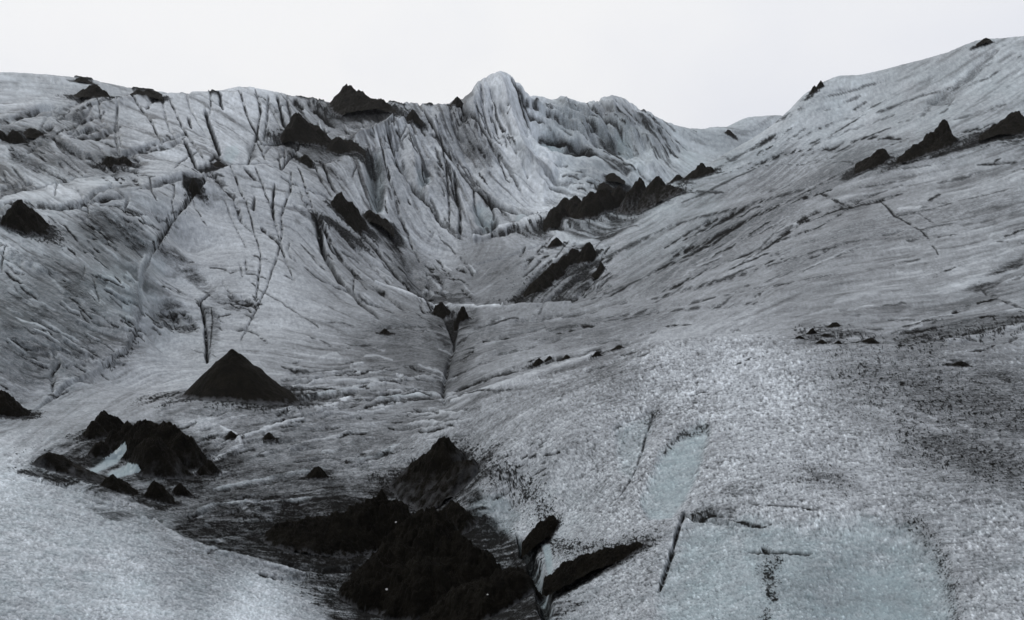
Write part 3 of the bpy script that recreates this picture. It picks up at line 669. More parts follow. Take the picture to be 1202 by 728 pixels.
patch([(1060,604),(1078,610),(1104,646),(1120,690),(1124,720),(1110,690),(1092,650)], 7, .35, 0, broken=.45)
stroke([(804,600),(796,620),(784,660),(774,690)], 1.9, .85, 3, broken=.05)
stroke([(803,604),(816,606),(836,602),(860,604),(884,610),(906,610)], 1.5, .9, 1, broken=.25)
stroke([(872,592),(912,593),(940,595),(962,599)], 1.2, .9, 1, broken=.2)
patch([(812,602),(830,592),(850,588),(868,594),(872,608),(850,612),(826,608)], 6, .6, 0, broken=.4)
stroke([(880,638),(905,637),(930,639),(954,640)], 1.6, .92, 2)
stroke([(895,632),(906,637)], 2.4, .9, 2)
specks([(910,650),(900,660),(906,672)], 11, .92); specks([(904,687),(910,691)], 6, 1.05); specks([(901,708),(896,718)], 6, 1.05); specks([(892,728),(888,745)], 6, 1.0); specks([(898,634),(904,640)], 5, .8)
specks([(1060,604),(1082,614),(1104,646),(1120,690),(1126,730)], 9, .62); specks([(814,603),(836,599)], 4, .9); specks([(940,552),(990,566)], 16, .55)
specks([(1070,520),(1140,540),(1202,552)], 30, .62); specks([(1000,440),(1100,470),(1202,490)], 40, .55); specks([(770,482),(764,490)], 8, .8); specks([(780,526),(800,506),(830,498)], 3.5, .85)
specks([(940,392),(1000,392),(1030,402)], 10, .6); specks([(1060,404),(1140,392),(1200,380)], 12, .8); specks([(560,550),(600,560),(640,600)], 22, .8); specks([(640,640),(700,650),(760,636)], 16, .85)
patch([(940,548),(980,546),(1000,566),(960,572)], 6, .5, 0, broken=.55)
patch([(1060,514),(1100,508),(1160,530),(1202,536),(1202,566),(1150,556),(1100,546)], 10, .52, 0, broken=.4)
patch([(1130,420),(1202,428),(1202,470),(1140,452)], 9, .5, 0, broken=.45)
stroke([(1090,412),(1120,422),(1160,432),(1202,440)], 1.8, .7, 1, broken=.3)
stroke([(1160,436),(1202,454)], 2.2, .7, 1, broken=.3)
patch([(860,560),(900,570),(880,584),(840,580)], 6, .4, 0, broken=.55)
# --- valley floor: ash wash and melt rills
patch([(190,622),(230,596),(300,580),(380,566),(450,560),(520,600),(560,640),(620,690),(640,760),(400,760),(370,690),(300,660),(240,644)], 9, .93, 0, broken=.12)
patch([(150,580),(220,560),(300,540),(400,545),(440,570),(330,590),(250,600),(180,610)], 9, .75, 0, broken=.42)
patch([(20,545),(60,525),(110,500),(200,490),(250,520),(300,535),(260,570),(200,596),(120,580),(60,565)], 8, .85, 0, broken=.38)
patch([(100,596),(150,600),(165,606),(130,612)], 4, .7, 0, broken=.1)
patch([(200,470),(260,478),(340,474),(330,486),(240,490),(180,486)], 6, .6, 0, broken=.4)
patch([(330,606),(420,580),(480,590),(560,600),(620,640),(640,700),(640,760),(430,760),(400,690),(340,650)], 8, .96, 0, broken=-.25)
patch([(440,560),(500,575),(560,545),(580,550),(560,570),(600,640),(660,700),(660,760),(420,760)], 7, .88, 0, broken=.25)
patch([(300,520),(380,500),(470,505),(460,540),(380,540)], 9, .6, 0, broken=.5)
patch([(400,396),(440,386),(500,400),(500,450),(440,440)], 12, .5, 0, broken=.55)
patch([(40,330),(60,330),(60,340)], 4, .0)
stroke([(276,520),(296,510),(322,500),(356,492)], 2.6, 0, -1, cl=.8)
stroke([(230,548),(260,534),(284,524),(276,510),(258,500)], 2.4, 0, -1, cl=.8)
stroke([(330,530),(372,518),(420,506)], 2.2, 0, -1, cl=.5)
stroke([(370,480),(390,474),(410,466)], 3, 0, -1, cl=.75)
for p_ in ([(300,600),(330,590),(370,584)], [(250,575),(290,566),(340,556),(390,548)], [(330,470),(370,462),(420,458)], [(420,540),(450,528),(470,520)], [(220,604),(250,592),(290,588)], [(440,470),(480,462),(512,458)], [(560,600),(580,612),(590,628)], [(330,660),(380,668),(420,664)]):
    stroke(p_, 1.6, 0, -.8, cl=.55, bl=.3)
    stroke([(x_, y_ + 4) for x_, y_ in p_], 2.2, .75, 1, broken=.25)
stroke([(200,560),(230,556),(270,556)], 2, 0, -1, cl=.5)
stroke([(180,612),(206,630),(240,644),(300,660),(360,676)], 2.2, 0, -2, cl=.6)
stroke([(110,588),(150,596),(190,612)], 1.8, .6, 2, broken=.3)
stroke([(30,560),(70,568),(120,582),(170,598)], 1.6, .5, 1.5, broken=.4)
stroke([(300,672),(330,678),(360,680)], 2.0, .85, 2, broken=.3)
patch([(360,690),(400,676),(420,700),(410,728),(380,720)], 7, .75, 0, broken=.4)
patch([(110,530),(146,520),(150,530),(128,546),(104,556)], 3, 0, 0, bl=.9, cl=.4)
for k in range(90):                                  # thin dark and pale films on the wet floor
    x = rng.uniform(300, 520); y = rng.uniform(430, 550); l = rng.uniform(14, 46)
    if rng.random() < .55: stroke([(x, y), (x + l * .5, y - 1.5), (x + l, y - 4)], 1.3, .6, 1, broken=.3)
    else: stroke([(x, y), (x + l * .5, y - 1.5), (x + l, y - 4)], 1.4, 0, -1, cl=.55)
# blue-grey melt cut between the lower mounds
stroke([(610,632),(622,652),(632,676),(640,700),(640,730)], 6.5, 0, 10, bl=.9, cl=.35)
stroke([(606,626),(616,650),(628,680),(632,712)], 1.8, .9, 2)
patch([(548,586),(590,580),(610,604),(600,628),(570,640),(554,620)], 7, .45, 0, bl=.5, broken=.4)
patch([(484,586),(510,582),(520,592),(500,602),(484,598)], 3, 0, 0, bl=.6, cl=.4)
stroke([(642,706),(668,690),(700,676)], 3, .5, 1, broken=.4)

Z = Z + dz
# short random cracks and ash films along and across the flow
def wander(x, y, l, turn):
    pts = [(x, y)]; 
    for k in range(4):
        d = (PX[::6, ::6] - x) ** 2 + (PY[::6, ::6] - y) ** 2; a = ang[::6, ::6].flat[int(d.argmin())] + turn + rng.normal(0, .22)
        x += math.cos(a) * l / 4; y += math.sin(a) * l / 4; pts.append((x, y))
    return pts
AMPs, PXs, PYs = AMP[::6, ::6], PX[::6, ::6], PY[::6, ::6]
n_ = 0
while n_ < 260:
    x, y = rng.uniform(-10, W + 10), rng.uniform(90, 480); i_ = int(((PXs - x) ** 2 + (PYs - y) ** 2).argmin())
    if rng.random() > AMPs.flat[i_] ** 1.5 or (PXs.flat[i_] - x) ** 2 + (PYs.flat[i_] - y) ** 2 > 60: continue
    n_ += 1
    if n_ % 3: stroke(wander(x, y, rng.uniform(10, 46), 0), rng.uniform(.7, 1.5), rng.uniform(.55, .95), .9, broken=rng.uniform(.1, .5))
    else: stroke(wander(x, y, rng.uniform(12, 50), 0), rng.uniform(1.0, 2.0), 0, -.6, cl=rng.uniform(.35, .6))
n_ = 0
while n_ < 36:
    x, y = rng.uniform(0, 520), rng.uniform(95, 330); i_ = int(((PXs - x) ** 2 + (PYs - y) ** 2).argmin())
    if (PXs.flat[i_] - x) ** 2 + (PYs.flat[i_] - y) ** 2 > 60: continue
    n_ += 1; stroke(wander(x, y, rng.uniform(10, 38), rng.choice([1.2, -1.2, .7])), rng.uniform(.7, 1.2), rng.uniform(.5, .85), 2, broken=rng.uniform(.1, .4))
Z = Z + dz
COOL = field([(100,650,.24),(30,590,.24),(280,700,.22),(80,222,.18),(30,110,.18),(60,330,.30),(130,330,.38),(200,150,.10),(250,290,.05),(340,370,.05),(590,150,.05),(640,210,.08),(560,260,.05),(660,180,.4),(735,175,.5),(820,185,.4),(740,140,.08),(1000,120,.25),(1150,90,.25),(900,250,.05),(1050,280,.05),
  (1150,330,.12),(870,430,0),(800,420,0),(760,560,.02),(960,540,.03),(660,450,0),(900,500,.04),(1100,480,.02),(1150,650,.12),(1190,700,.14),(850,640,.15),(700,600,.12),(640,640,.2),(420,450,.05),(300,520,.1),(150,440,.08),(60,500,.15),(480,300,.05)])
blue = np.maximum(blue, COOL * np.clip(1 + .5 * fbm(PX / 50, PY / 40, 3, 61), 0, 2))
stk = 0.55 * ST0 + 0.85 * ST1 + 0.7 * ST2 + 0.5 * ST3
streak_ash = sstep(0.75, 2.6, -stk + 0.6 * fbm(PX / 40, PY / 40, 3, 91) + 0.5 * (AMP - 0.5)) * np.clip(AMP * 1.3, 0, 1)
streak_pale = sstep(1.1, 2.8, stk) * np.clip(AMP * 1.2, 0, 1)
blot = fbm(lx * 1.7, ly * 1.7, 5, 15)
alb = alb * np.exp(AMP * 0.20 * np.clip(stk, -2, 2) + 0.30 * blot + 0.11 * GRN)
alb = alb * (1 - 0.86 * streak_ash * (1 - FR))
line_ = np.exp(-(ST2 / 0.13) ** 2) * sstep(0.1, 1.0, -ST3 + 0.5 * blot) * AMP + np.exp(-(ST1 / 0.16) ** 2) * sstep(0.4, 1.2, ST2 + 0.5 * blot) * AMP * .8
alb = alb * (1 - 0.45 * np.clip(line_, 0, 1) * (1 - FR))
alb = alb + (0.50 - alb) * 0.5 * streak_pale
alb = np.maximum(alb, clean_lit * 0.58 * np.exp(0.12 * ST1 + 0.1 * ST0))
COARSE = sstep(560, 760, PX) * NEAR
bsc = np.clip((blue - .42) / .5, 0, 1)
gn = GRN * (0.13 + 0.15 * COARSE) * (0.75 + 0.7 * fbm(PX / 70, PY / 45, 3, 141)) * NEAR * (1 - 0.6 * bsc)
alb = alb * np.exp(gn) * (1 - 0.75 * COARSE * (1 - bsc) * sstep(1.35, 2.2, -GRN + 0.3 * blot)) + 0.16 * COARSE * sstep(1.7, 2.6, GRN)
alb = np.clip(alb * 1.0, 0.015, 0.7)
dirt_shade = np.clip(dirt_shade, 0, 1)
film_shade = np.clip((0.72 - alb) / (0.72 - 0.012), 0, 1)     # dark share of the surface: ash cover plus painted shade

# ------------------------------------------------------------------ materials
def new_mat(name):
    m = bpy.data.materials.new(name); m.use_nodes = True; t = m.node_tree; t.nodes.clear()
    o = t.nodes.new("ShaderNodeOutputMaterial"); b = t.nodes.new("ShaderNodeBsdfPrincipled")
    t.links.new(b.outputs[0], o.inputs[0]); return m, t, b
def attr(t, n):
    a = t.nodes.new("ShaderNodeAttribute"); a.attribute_name = n; return a.outputs['Fac']
def math_(t, op, a, b=None, c=None, clamp=False):
    n = t.nodes.new("ShaderNodeMath"); n.operation = op; n.use_clamp = clamp
    for i, v in enumerate((a, b, c)):
        if v is None: continue
        if isinstance(v, (int, float)): n.inputs[i].default_value = v
        else: t.links.new(v, n.inputs[i])
    return n.outputs[0]
def noise_(t, vec, scale, det=3, rough=.6):
    n = t.nodes.new("ShaderNodeTexNoise"); n.inputs['Scale'].default_value = scale; n.inputs['Detail'].default_value = det
    n.inputs['Roughness'].default_value = rough; t.links.new(vec, n.inputs['Vector']); return n.outputs['Fac']
def mixc(t, f, a, b):
    n = t.nodes.new("ShaderNodeMix"); n.data_type = 'RGBA'
    for s, v in (('Factor', f), ('A', a), ('B', b)):
        if isinstance(v, (int, float)): n.inputs[s].default_value = v
        elif isinstance(v, tuple): n.inputs[s].default_value = (*v, 1)
        else: t.links.new(v, n.inputs[s])
    return n.outputs['Result']

ice, t, b = new_mat("glacier_ice")
geo = t.nodes.new("ShaderNodeNewGeometry"); pos = geo.outputs['Position']
fil, dr, bl, gr = attr(t, 'film_shade'), attr(t, 'ash'), attr(t, 'blue'), attr(t, 'grain')
vor = t.nodes.new("ShaderNodeTexVoronoi"); vor.inputs['Scale'].default_value = 26; t.links.new(pos, vor.inputs['Vector'])
sepc = t.nodes.new("ShaderNodeSeparateColor"); t.links.new(vor.outputs['Color'], sepc.inputs[0])
n1 = noise_(t, pos, 34, 4, .75); n2 = noise_(t, pos, 7, 5, .65); n3 = noise_(t, pos, 1.6, 6, .7)
# grains of coarse ice: lighter and darker crystals with grit between
g1 = math_(t, 'SUBTRACT', n1, 0.5); g2 = math_(t, 'SUBTRACT', sepc.outputs[0], 0.5)
gs = math_(t, 'ADD', math_(t, 'MULTIPLY', g1, 0.6), math_(t, 'MULTIPLY', g2, 0.2))
gs = math_(t, 'MULTIPLY', gs, gr)
mid = math_(t, 'MULTIPLY', math_(t, 'SUBTRACT', n2, 0.5), 0.30)
mid = math_(t, 'ADD', mid, math_(t, 'MULTIPLY', math_(t, 'SUBTRACT', n3, 0.5), 0.35))
smooth = math_(t, 'SUBTRACT', 1.0, math_(t, 'MULTIPLY', math_(t, 'MULTIPLY', math_(t, 'SUBTRACT', bl, 0.4), 1.6, clamp=True), 0.75))
f2 = math_(t, 'ADD', fil, math_(t, 'MULTIPLY', math_(t, 'ADD', gs, mid), smooth), clamp=True)
c = mixc(t, f2, (0.675, 0.728, 0.785), (0.015, 0.018, 0.022))
bluec = mixc(t, math_(t, 'ADD', math_(t, 'MULTIPLY', fil, 0.9), math_(t, 'MULTIPLY', mid, 0.35), clamp=True), (0.47, 0.615, 0.665), (0.045, 0.066, 0.078))
bn = math_(t, 'ADD', bl, math_(t, 'MULTIPLY', math_(t, 'ADD', g1, math_(t, 'SUBTRACT', n2, 0.5)), 0.8))
br = t.nodes.new("ShaderNodeMapRange"); br.inputs['From Min'].default_value = 0.0; br.inputs['From Max'].default_value = 1.0
t.links.new(math_(t, 'MULTIPLY', bn, math_(t, 'MINIMUM', math_(t, 'MULTIPLY', bl, 5.0), 1.0)), br.inputs['Value'])
c = mixc(t, math_(t, 'MULTIPLY', br.outputs[0], 0.85), c, bluec)
# ash and painted shade, with a ragged edge
dn = math_(t, 'ADD', dr, math_(t, 'MULTIPLY', math_(t, 'ADD', math_(t, 'SUBTRACT', n2, 0.5), g1), 0.9))
ramp = t.nodes.new("ShaderNodeMapRange"); ramp.inputs['From Min'].default_value = 0.02; ramp.inputs['From Max'].default_value = 0.92
t.links.new(math_(t, 'MULTIPLY', dn, math_(t, 'MINIMUM', math_(t, 'MULTIPLY', dr, 6.0), 1.0)), ramp.inputs['Value'])
c = mixc(t, math_(t, 'MULTIPLY', ramp.outputs[0], 0.97), c, (0.0072, 0.0066, 0.0058))
t.links.new(c, b.inputs['Base Color'])
sp = math_(t, 'MULTIPLY', math_(t, 'SUBTRACT', 1.0, ramp.outputs[0]), 0.25); t.links.new(sp, b.inputs['Specular IOR Level'])
rr = math_(t, 'ADD', 0.62, math_(t, 'MULTIPLY', ramp.outputs[0], 0.3)); t.links.new(math_(t, 'SUBTRACT', rr, math_(t, 'MULTIPLY', bl, 0.2)), b.inputs['Roughness'])
bp = t.nodes.new("ShaderNodeBump"); bp.inputs['Strength'].default_value = 0.5; bp.inputs['Distance'].default_value = 0.03
hh = math_(t, 'ADD', math_(t, 'MULTIPLY', math_(t, 'ADD', n1, math_(t, 'MULTIPLY', vor.outputs['Distance'], 0.8)), math_(t, 'MULTIPLY', gr, smooth)), math_(t, 'MULTIPLY', n2, 1.5))
t.links.new(hh, bp.inputs['Height']); t.links.new(bp.outputs[0], b.inputs['Normal'])

ash, t, b = new_mat("volcanic_ash")
geo = t.nodes.new("ShaderNodeNewGeometry"); pos = geo.outputs['Position']
a1 = noise_(t, pos, 42, 4, .8); a2 = noise_(t, pos, 5, 5, .65)
k = math_(t, 'ADD', math_(t, 'MULTIPLY', a1, 0.6), math_(t, 'MULTIPLY', a2, 0.55))
rm = t.nodes.new("ShaderNodeValToRGB"); e = rm.color_ramp.elements
e[0].position = .40; e[0].color = (0.0020, 0.0018, 0.0014, 1); e[1].position = .70; e[1].color = (0.0150, 0.0130, 0.0092, 1)
e3 = rm.color_ramp.elements.new(.88); e3.color = (0.055, 0.051, 0.044, 1)
t.links.new(k, rm.inputs[0])
fr_ = attr(t, 'frost')
fm = t.nodes.new("ShaderNodeMapRange"); fm.inputs['From Min'].default_value = .52; fm.inputs['From Max'].default_value = .95
t.links.new(math_(t, 'ADD', math_(t, 'MULTIPLY', a2, .6), math_(t, 'ADD', math_(t, 'MULTIPLY', a1, .25), math_(t, 'MULTIPLY', fr_, .5))), fm.inputs['Value'])
c = mixc(t, math_(t, 'MULTIPLY', math_(t, 'MINIMUM', math_(t, 'MULTIPLY', fr_, 2.5), 1.0), fm.outputs[0]), rm.outputs[0], (0.13, 0.135, 0.145))
t.links.new(c, b.inputs['Base Color'])
b.inputs['Roughness'].default_value = 0.7; b.inputs['Specular IOR Level'].default_value = 0.06
bp = t.nodes.new("ShaderNodeBump"); bp.inputs['Strength'].default_value = 1.0; bp.inputs['Distance'].default_value = 0.10
t.links.new(k, bp.inputs['Height']); t.links.new(bp.outputs[0], b.inputs['Normal'])

coreice, t, b = new_mat("bare_core_ice")
geo = t.nodes.new("ShaderNodeNewGeometry")
k = noise_(t, geo.outputs['Position'], 6, 5, .65)
t.links.new(mixc(t, k, (0.16, 0.21, 0.235), (0.42, 0.50, 0.53)), b.inputs['Base Color']); b.inputs['Roughness'].default_value = 0.45

peb, t, b = new_mat("pale_stone")
geo = t.nodes.new("ShaderNodeNewGeometry")
t.links.new(mixc(t, noise_(t, geo.outputs['Position'], 60), (0.35, 0.35, 0.36), (0.7, 0.7, 0.72)), b.inputs['Base Color'])

# ------------------------------------------------------------------ glacier mesh: the fine fan ahead, a coarser ring round the rest
def make_mesh(name, co, quads, mat, smooth=True, attrs=None):
    me = bpy.data.meshes.new(name)
    me.vertices.add(len(co)); me.vertices.foreach_set("co", np.ascontiguousarray(co, np.float32).ravel())
    n = len(quads); k = quads.shape[1]
    me.loops.add(n * k); me.loops.foreach_set("vertex_index", np.ascontiguousarray(quads, np.int32).ravel())
    me.polygons.add(n); me.polygons.foreach_set("loop_start", np.arange(0, n * k, k, dtype=np.int32))
    try: me.polygons.foreach_set("loop_total", np.full(n, k, np.int32))
    except Exception: pass
    me.update(calc_edges=True)
    me.polygons.foreach_set("use_smooth", np.full(n, smooth))
    for an, av in (attrs or {}).items():
        at = me.attributes.new(an, 'FLOAT', 'POINT'); at.data.foreach_set("value", np.ascontiguousarray(av, np.float32).ravel())
    me.materials.append(mat); me.update()
    o = bpy.data.objects.new(name, me); COL.objects.link(o); return o

PX2, PY2 = project(X, Y, Z)
T2 = Z / R; VISB = T2 >= np.maximum.accumulate(T2, 0) - 1e-3
def hit(px, py):
    """the visible ground point under a pixel"""
    d = np.where(VISB, (PX2 - px) ** 2 + (PY2 - py) ** 2, 1e9); k = int(d.argmin())
    return np.array([X.flat[k], Y.flat[k], Z.flat[k]])
colstep = 2 * AMAX / (NC - 1)
def ground_z(x, y):
    a = np.arctan2(x, y); r = np.hypot(x, y)
    c = np.clip((a + AMAX) / colstep, 0, NC - 1.001); c0 = c.astype(int); f = c - c0; o = np.empty(x.size)
    for k in range(x.size):
        z0 = np.interp(r[k], R[:, c0[k]], Z[:, c0[k]]); z1 = np.interp(r[k], R[:, c0[k] + 1], Z[:, c0[k] + 1]); o[k] = z0 * (1 - f[k]) + z1 * f[k]
    return o

# ------------------------------------------------------------------ ash cones and mounds, each a thing
SEED = [100]; SHRINK = 0.84
def mound(name, cat, label, peaks, n=44, rough=1.0, frost=0.22, lumps=5, group=None, faces=None, power=1.0, depth=0.95, stain=0.9):
    """peaks: (x of the tip, y of the tip, y of the ground under it, half-width) in photograph pixels"""
    SEED[0] += 11; sd = SEED[0]; n = int(n * 1.2)
    pk = []
    for (px, py, by, w) in peaks:
        g = hit(px, by); D = float(np.linalg.norm(g)); m = D / F
        hgt = max(0.5, by - py) * m * 1.02; w *= SHRINK if lumps else 1.0
        pk.append((g, hgt, w * m, m))
    lr = np.random.default_rng(sd); rnd_ = lr.uniform(.1, .2) if lumps else .05; power = power * lr.uniform(1.0, 1.35) * (1.15 if 'mound' in name or 'ridge' in name else 1) if lumps else power
    for (g, hgt, w, m) in list(pk):                    # slumped lumps on the flanks
        for q_ in range(lumps):
            a_ = lr.uniform(0, 2 * math.pi); k_ = lr.uniform(.35, .75)
            pk.append((g + np.array([math.cos(a_) * w * k_, math.sin(a_) * w * k_, 0]), hgt * (1 - k_) * lr.uniform(1.02, 1.28), w * lr.uniform(.22, .42) * (1.25 - .6 * k_), m))
    g0 = np.mean([p[0] for p in pk], 0)
    az = math.atan2(g0[0], g0[1]); ex = np.array([math.cos(az), -math.sin(az)]); ey = np.array([math.sin(az), math.cos(az)])
    loc = [((p[0][:2] - g0[:2]) @ ex, (p[0][:2] - g0[:2]) @ ey) for p in pk]
    x0 = min(l[0] - p[2] * 1.3 for l, p in zip(loc, pk)); x1 = max(l[0] + p[2] * 1.3 for l, p in zip(loc, pk))
    y0 = min(l[1] - p[2] * 1.3 * depth for l, p in zip(loc, pk)); y1 = max(l[1] + p[2] * 1.3 * depth for l, p in zip(loc, pk))
    asp = (y1 - y0) / (x1 - x0); nx = int(n * min(2.0, max(1, (1 / asp) ** .5))); ny = max(10, int(nx * asp))
    gx, gy = np.meshgrid(np.linspace(x0, x1, nx), np.linspace(y0, y1, ny))
    Hm = max(p[1] for p in pk); Wm = max(p[2] for p in pk)
    def shape(gx, gy, gz):
        wx = gx + 0.12 * Wm * fbm(gx / Wm * 2.2, gy / Wm * 2.2, 3, sd) * rough; wy = gy + 0.12 * Wm * fbm(gx / Wm * 2.2, gy / Wm * 2.2, 3, sd + 5) * rough
        z = None
        for (g, h, w, m), (lx_, ly_) in zip(pk, loc):
            dx, dy = wx - lx_, (wy - ly_) / depth
            th = np.arctan2(dy, dx); d = np.sqrt(dx * dx + dy * dy + (rnd_ * w) ** 2) / w
            d = d * (1 + 0.16 * rough * fbm(np.cos(th) * 1.7 + sd, np.sin(th) * 1.7, 3, sd + 2))
            zz = g[2] + h * np.where(d < 1, 1.02 - d ** power, 0.02 - (d - 1) * 0.9)
            kk = 0.38 * Hm
            z = zz if z is None else np.maximum(z, zz) + np.maximum(kk - np.abs(z - zz), 0) ** 2 / (4 * kk)
        up = np.clip((z - gz) / Hm, 0, 1)
        z = z + Hm * rough * (0.17 * fbm(gx / Wm * 3.3, gy / Wm * 3.3, 4, sd + 7) * (0.35 + up) + 0.10 * fbm(gx / Wm * 11, gy / Wm * 11, 3, sd + 8, .7) + 0.07 * fbm(gx / Wm * 6, gy / Wm * 6, 3, sd + 3, ridged=True) * up)
        return z, up
    wxs = g0[0] + gx * ex[0] + gy * ey[0]; wys = g0[1] + gx * ex[1] + gy * ey[1]
    gz = ground_z(wxs.ravel(), wys.ravel()).reshape(gx.shape)
    z, up = shape(gx, gy, gz)
    # ash washed off the mound on to the ice round its foot
    sx, sy = (x1 - x0) * .42, (y1 - y0) * .42
    ux = (X - g0[0]) * ex[0] + (Y - g0[1]) * ex[1]; uy = (X - g0[0]) * ey[0] + (Y - g0[1]) * ey[1]
    ids = np.flatnonzero(((ux > x0 - sx) & (ux < x1 + sx) & (uy > y0 - sy) & (uy < y1 + sy)).ravel())
    gzz = Z.ravel()[ids]; zv, _ = shape(ux.ravel()[ids], uy.ravel()[ids], gzz)
    wn_ = sstep(1.0, 0.72, np.abs((ux.ravel()[ids] - (x0 + x1) / 2) / ((x1 - x0) * .5 + sx)) + 0.05 * ST1.ravel()[ids]) * sstep(1.0, 0.72, np.abs((uy.ravel()[ids] - (y0 + y1) / 2) / ((y1 - y0) * .5 + sy)) + 0.05 * ST1.ravel()[ids])
    e_ = (zv - gzz) / Hm + 0.10 * ST1.ravel()[ids] + 0.06 * ST0.ravel()[ids]
    so = sstep(-1.5, -0.1, e_)
    sp_ = sstep(-.15, .15, GRN.ravel()[ids] * .35 + .4 * ST1.ravel()[ids] * .6 + 1.15 * so - .95) * wn_ * .9
    dirt_shade.ravel()[ids] = np.maximum(dirt_shade.ravel()[ids], sp_)
    dirt_shade.ravel()[ids] = np.maximum(dirt_shade.ravel()[ids], stain * sstep(-0.5, 0.05, e_) * wn_)
    keep = (z > gz - 0.05 * Hm)
    z = np.maximum(z, gz - 0.12 * Hm)
    q = keep[:-1, :-1] | keep[1:, :-1] | keep[:-1, 1:] | keep[1:, 1:]
    lab = np.where(q, np.arange(q.size).reshape(q.shape) + 1, 0)
    for _ in range(600):
        p = np.pad(lab, 1); l2 = np.where(q, np.maximum.reduce([p[1:-1, 1:-1], p[:-2, 1:-1], p[2:, 1:-1], p[1:-1, :-2], p[1:-1, 2:], p[:-2, :-2], p[2:, 2:], p[:-2, 2:], p[2:, :-2]]), 0)
        if (l2 == lab).all(): break
        lab = l2
    ids_, cnt_ = np.unique(lab[lab > 0], return_counts=True)
    q = lab == ids_[cnt_.argmax()]
    ii, jj = np.nonzero(q)
    quads = np.stack([ii * nx + jj, ii * nx + jj + 1, (ii + 1) * nx + jj + 1, (ii + 1) * nx + jj], -1)
    base = np.array([g0[0], g0[1], g0[2] + EYE])
    co = np.stack([wxs, wys, z + EYE], -1).reshape(-1, 3)
    fr = frost * np.clip(1.15 - 1.5 * up, 0, 1) * (0.5 + 0.8 * fbm(gx / Wm * 4, gy / Wm * 4, 3, sd + 9))
    edge = np.clip(1 - np.clip((z - gz) / Hm, 0, 1) / .16, 0, 1)
    fr = np.maximum(fr, 0.95 * edge * sstep(-.5, .3, fbm(gx / Wm * 7, gy / Wm * 7, 4, sd + 12, .7) + edge - .75))
    sel = np.zeros(len(quads), int)
    if faces:
        qc = co[quads].mean(1); fxp, fyp = project(qc[:, 0], qc[:, 1], qc[:, 2] - EYE)
        for fi, poly in enumerate(faces):
            p = np.array(poly, float); ins = np.zeros(len(quads), bool)
            for (ax, ay), (bx, by) in zip(p, np.roll(p, -1, 0)):
                ins ^= ((ay > fyp) != (by > fyp)) & (fxp < (bx - ax) * (fyp - ay) / (by - ay + 1e-12) + ax)
            sel[ins] = fi + 1
    def emit(nm, qq, mat):
        used, inv = np.unique(qq, return_inverse=True)
        o = make_mesh(nm, co[used] - base, inv.reshape(-1, 4), mat, True, {'frost': fr.ravel()[used]})
        return o
    for fi in range(1, sel.max() + 1):
        if not (sel == fi).any(): continue
        fq = quads[sel == fi]; lb = np.arange(len(fq))      # its largest connected patch
        for _ in range(200):
            vmax = np.full(len(co), -1); np.maximum.at(vmax, fq.ravel(), np.repeat(lb, 4)); l2 = vmax[fq].max(1)
            if (l2 == lb).all(): break
            lb = l2
        u_, n_f = np.unique(lb, return_counts=True); drop = np.flatnonzero(sel == fi)[lb != u_[n_f.argmax()]]; sel[drop] = 0
    o = emit(name, quads[sel == 0], ash); o.location = base
    o['label'] = label; o['category'] = cat
    if group: o['group'] = group
    for fi in range(1, sel.max() + 1):
        if not (sel == fi).any(): continue
        c = emit("ice_face", quads[sel == fi], coreice); c.parent = o; c['label'] = 'bare blue ice showing through the ash'
    return o

G1, G2, G3 = 'ash cones on the glacier', 'ash mounds in the valley', 'grit lumps on the ice'
mound('ash_cone', 'ash cone', 'large smooth black pyramid of ash alone on the grey valley floor', [(275,412,461,54)], 96, .3, frost=0, lumps=0, group=G1, stain=.75)
mound('ash_cone', 'ash cone', 'small black ash cone alone on the streaked ice between the pyramid and the black mounds', [(372,546,561,15)], 36, 1, group=G1)
mound('ash_cone', 'ash cone', 'tall pointed black cone with frosted foot at the edge of the pale right hump', [(521,511,560,48),(494,540,568,38),(548,538,562,30)], 72, .9, frost=.8, group=G1)
mound('ash_mound', 'ash mound', 'wide black mound below the tall pointed cone, its left end tapering to the wash', [(446,578,628,52),(466,590,632,40),(424,590,632,44),(396,602,636,46),(362,612,634,46),(338,622,636,34)], 110, 1.15, frost=.2, lumps=7, group=G2)
mound('ash_mound', 'ash mound', 'great black peaked mound filling the lower middle of the valley', [(506,605,676,72),(530,628,686,62),(474,634,690,70),(448,662,708,58),(500,662,716,76),(556,646,694,50),(486,616,680,44)], 120, 1.15, frost=.2, lumps=7, group=G2)
mound('ash_mound', 'ash mound', 'knobbly black mound beside the blue melt cut at the bottom', [(592,636,684,42),(574,644,690,44),(606,662,704,34),(560,680,730,66),(612,700,735,34),(590,672,716,46)], 96, 1, frost=.3, group=G2)
mound('ash_mound', 'ash mound', 'small black peak with a pale frosted flank behind the great peaked mound', [(532,588,610,24),(546,600,616,20)], 48, 1, frost=.7, group=G2)
mound('ash_mound', 'ash mound', 'leaning dark lump of ash just above the blue melt cut', [(648,606,622,15),(636,612,632,16),(626,624,640,12)], 54, 1, frost=.4, group=G2)
mound('ash_ridge', 'ash ridge', 'long low black ridge of ash on the pale ice right of the melt cut', [(748,638,645,13),(730,641,654,20),(708,644,664,26),(688,650,674,30),(668,658,684,26),(664,672,692,20)], 90, .9, depth=.7, frost=.3, group=G2)
mound('ash_mound', 'ash mound', 'broad black mound with two bare blue ice faces on the left', [(172,494,537,40),(198,497,541,36),(214,511,546,30),(152,498,526,20),(136,506,528,17),(120,517,536,14),(104,533,547,12),(180,516,554,36)], 120, .8, frost=.5, lumps=3, stain=.7,
      faces=[[(147,519),(149,528),(138,544),(118,552),(100,559),(104,552),(118,542),(132,532)],[(126,556),(150,543),(162,546),(166,552),(156,557),(138,560)]], group=G2)
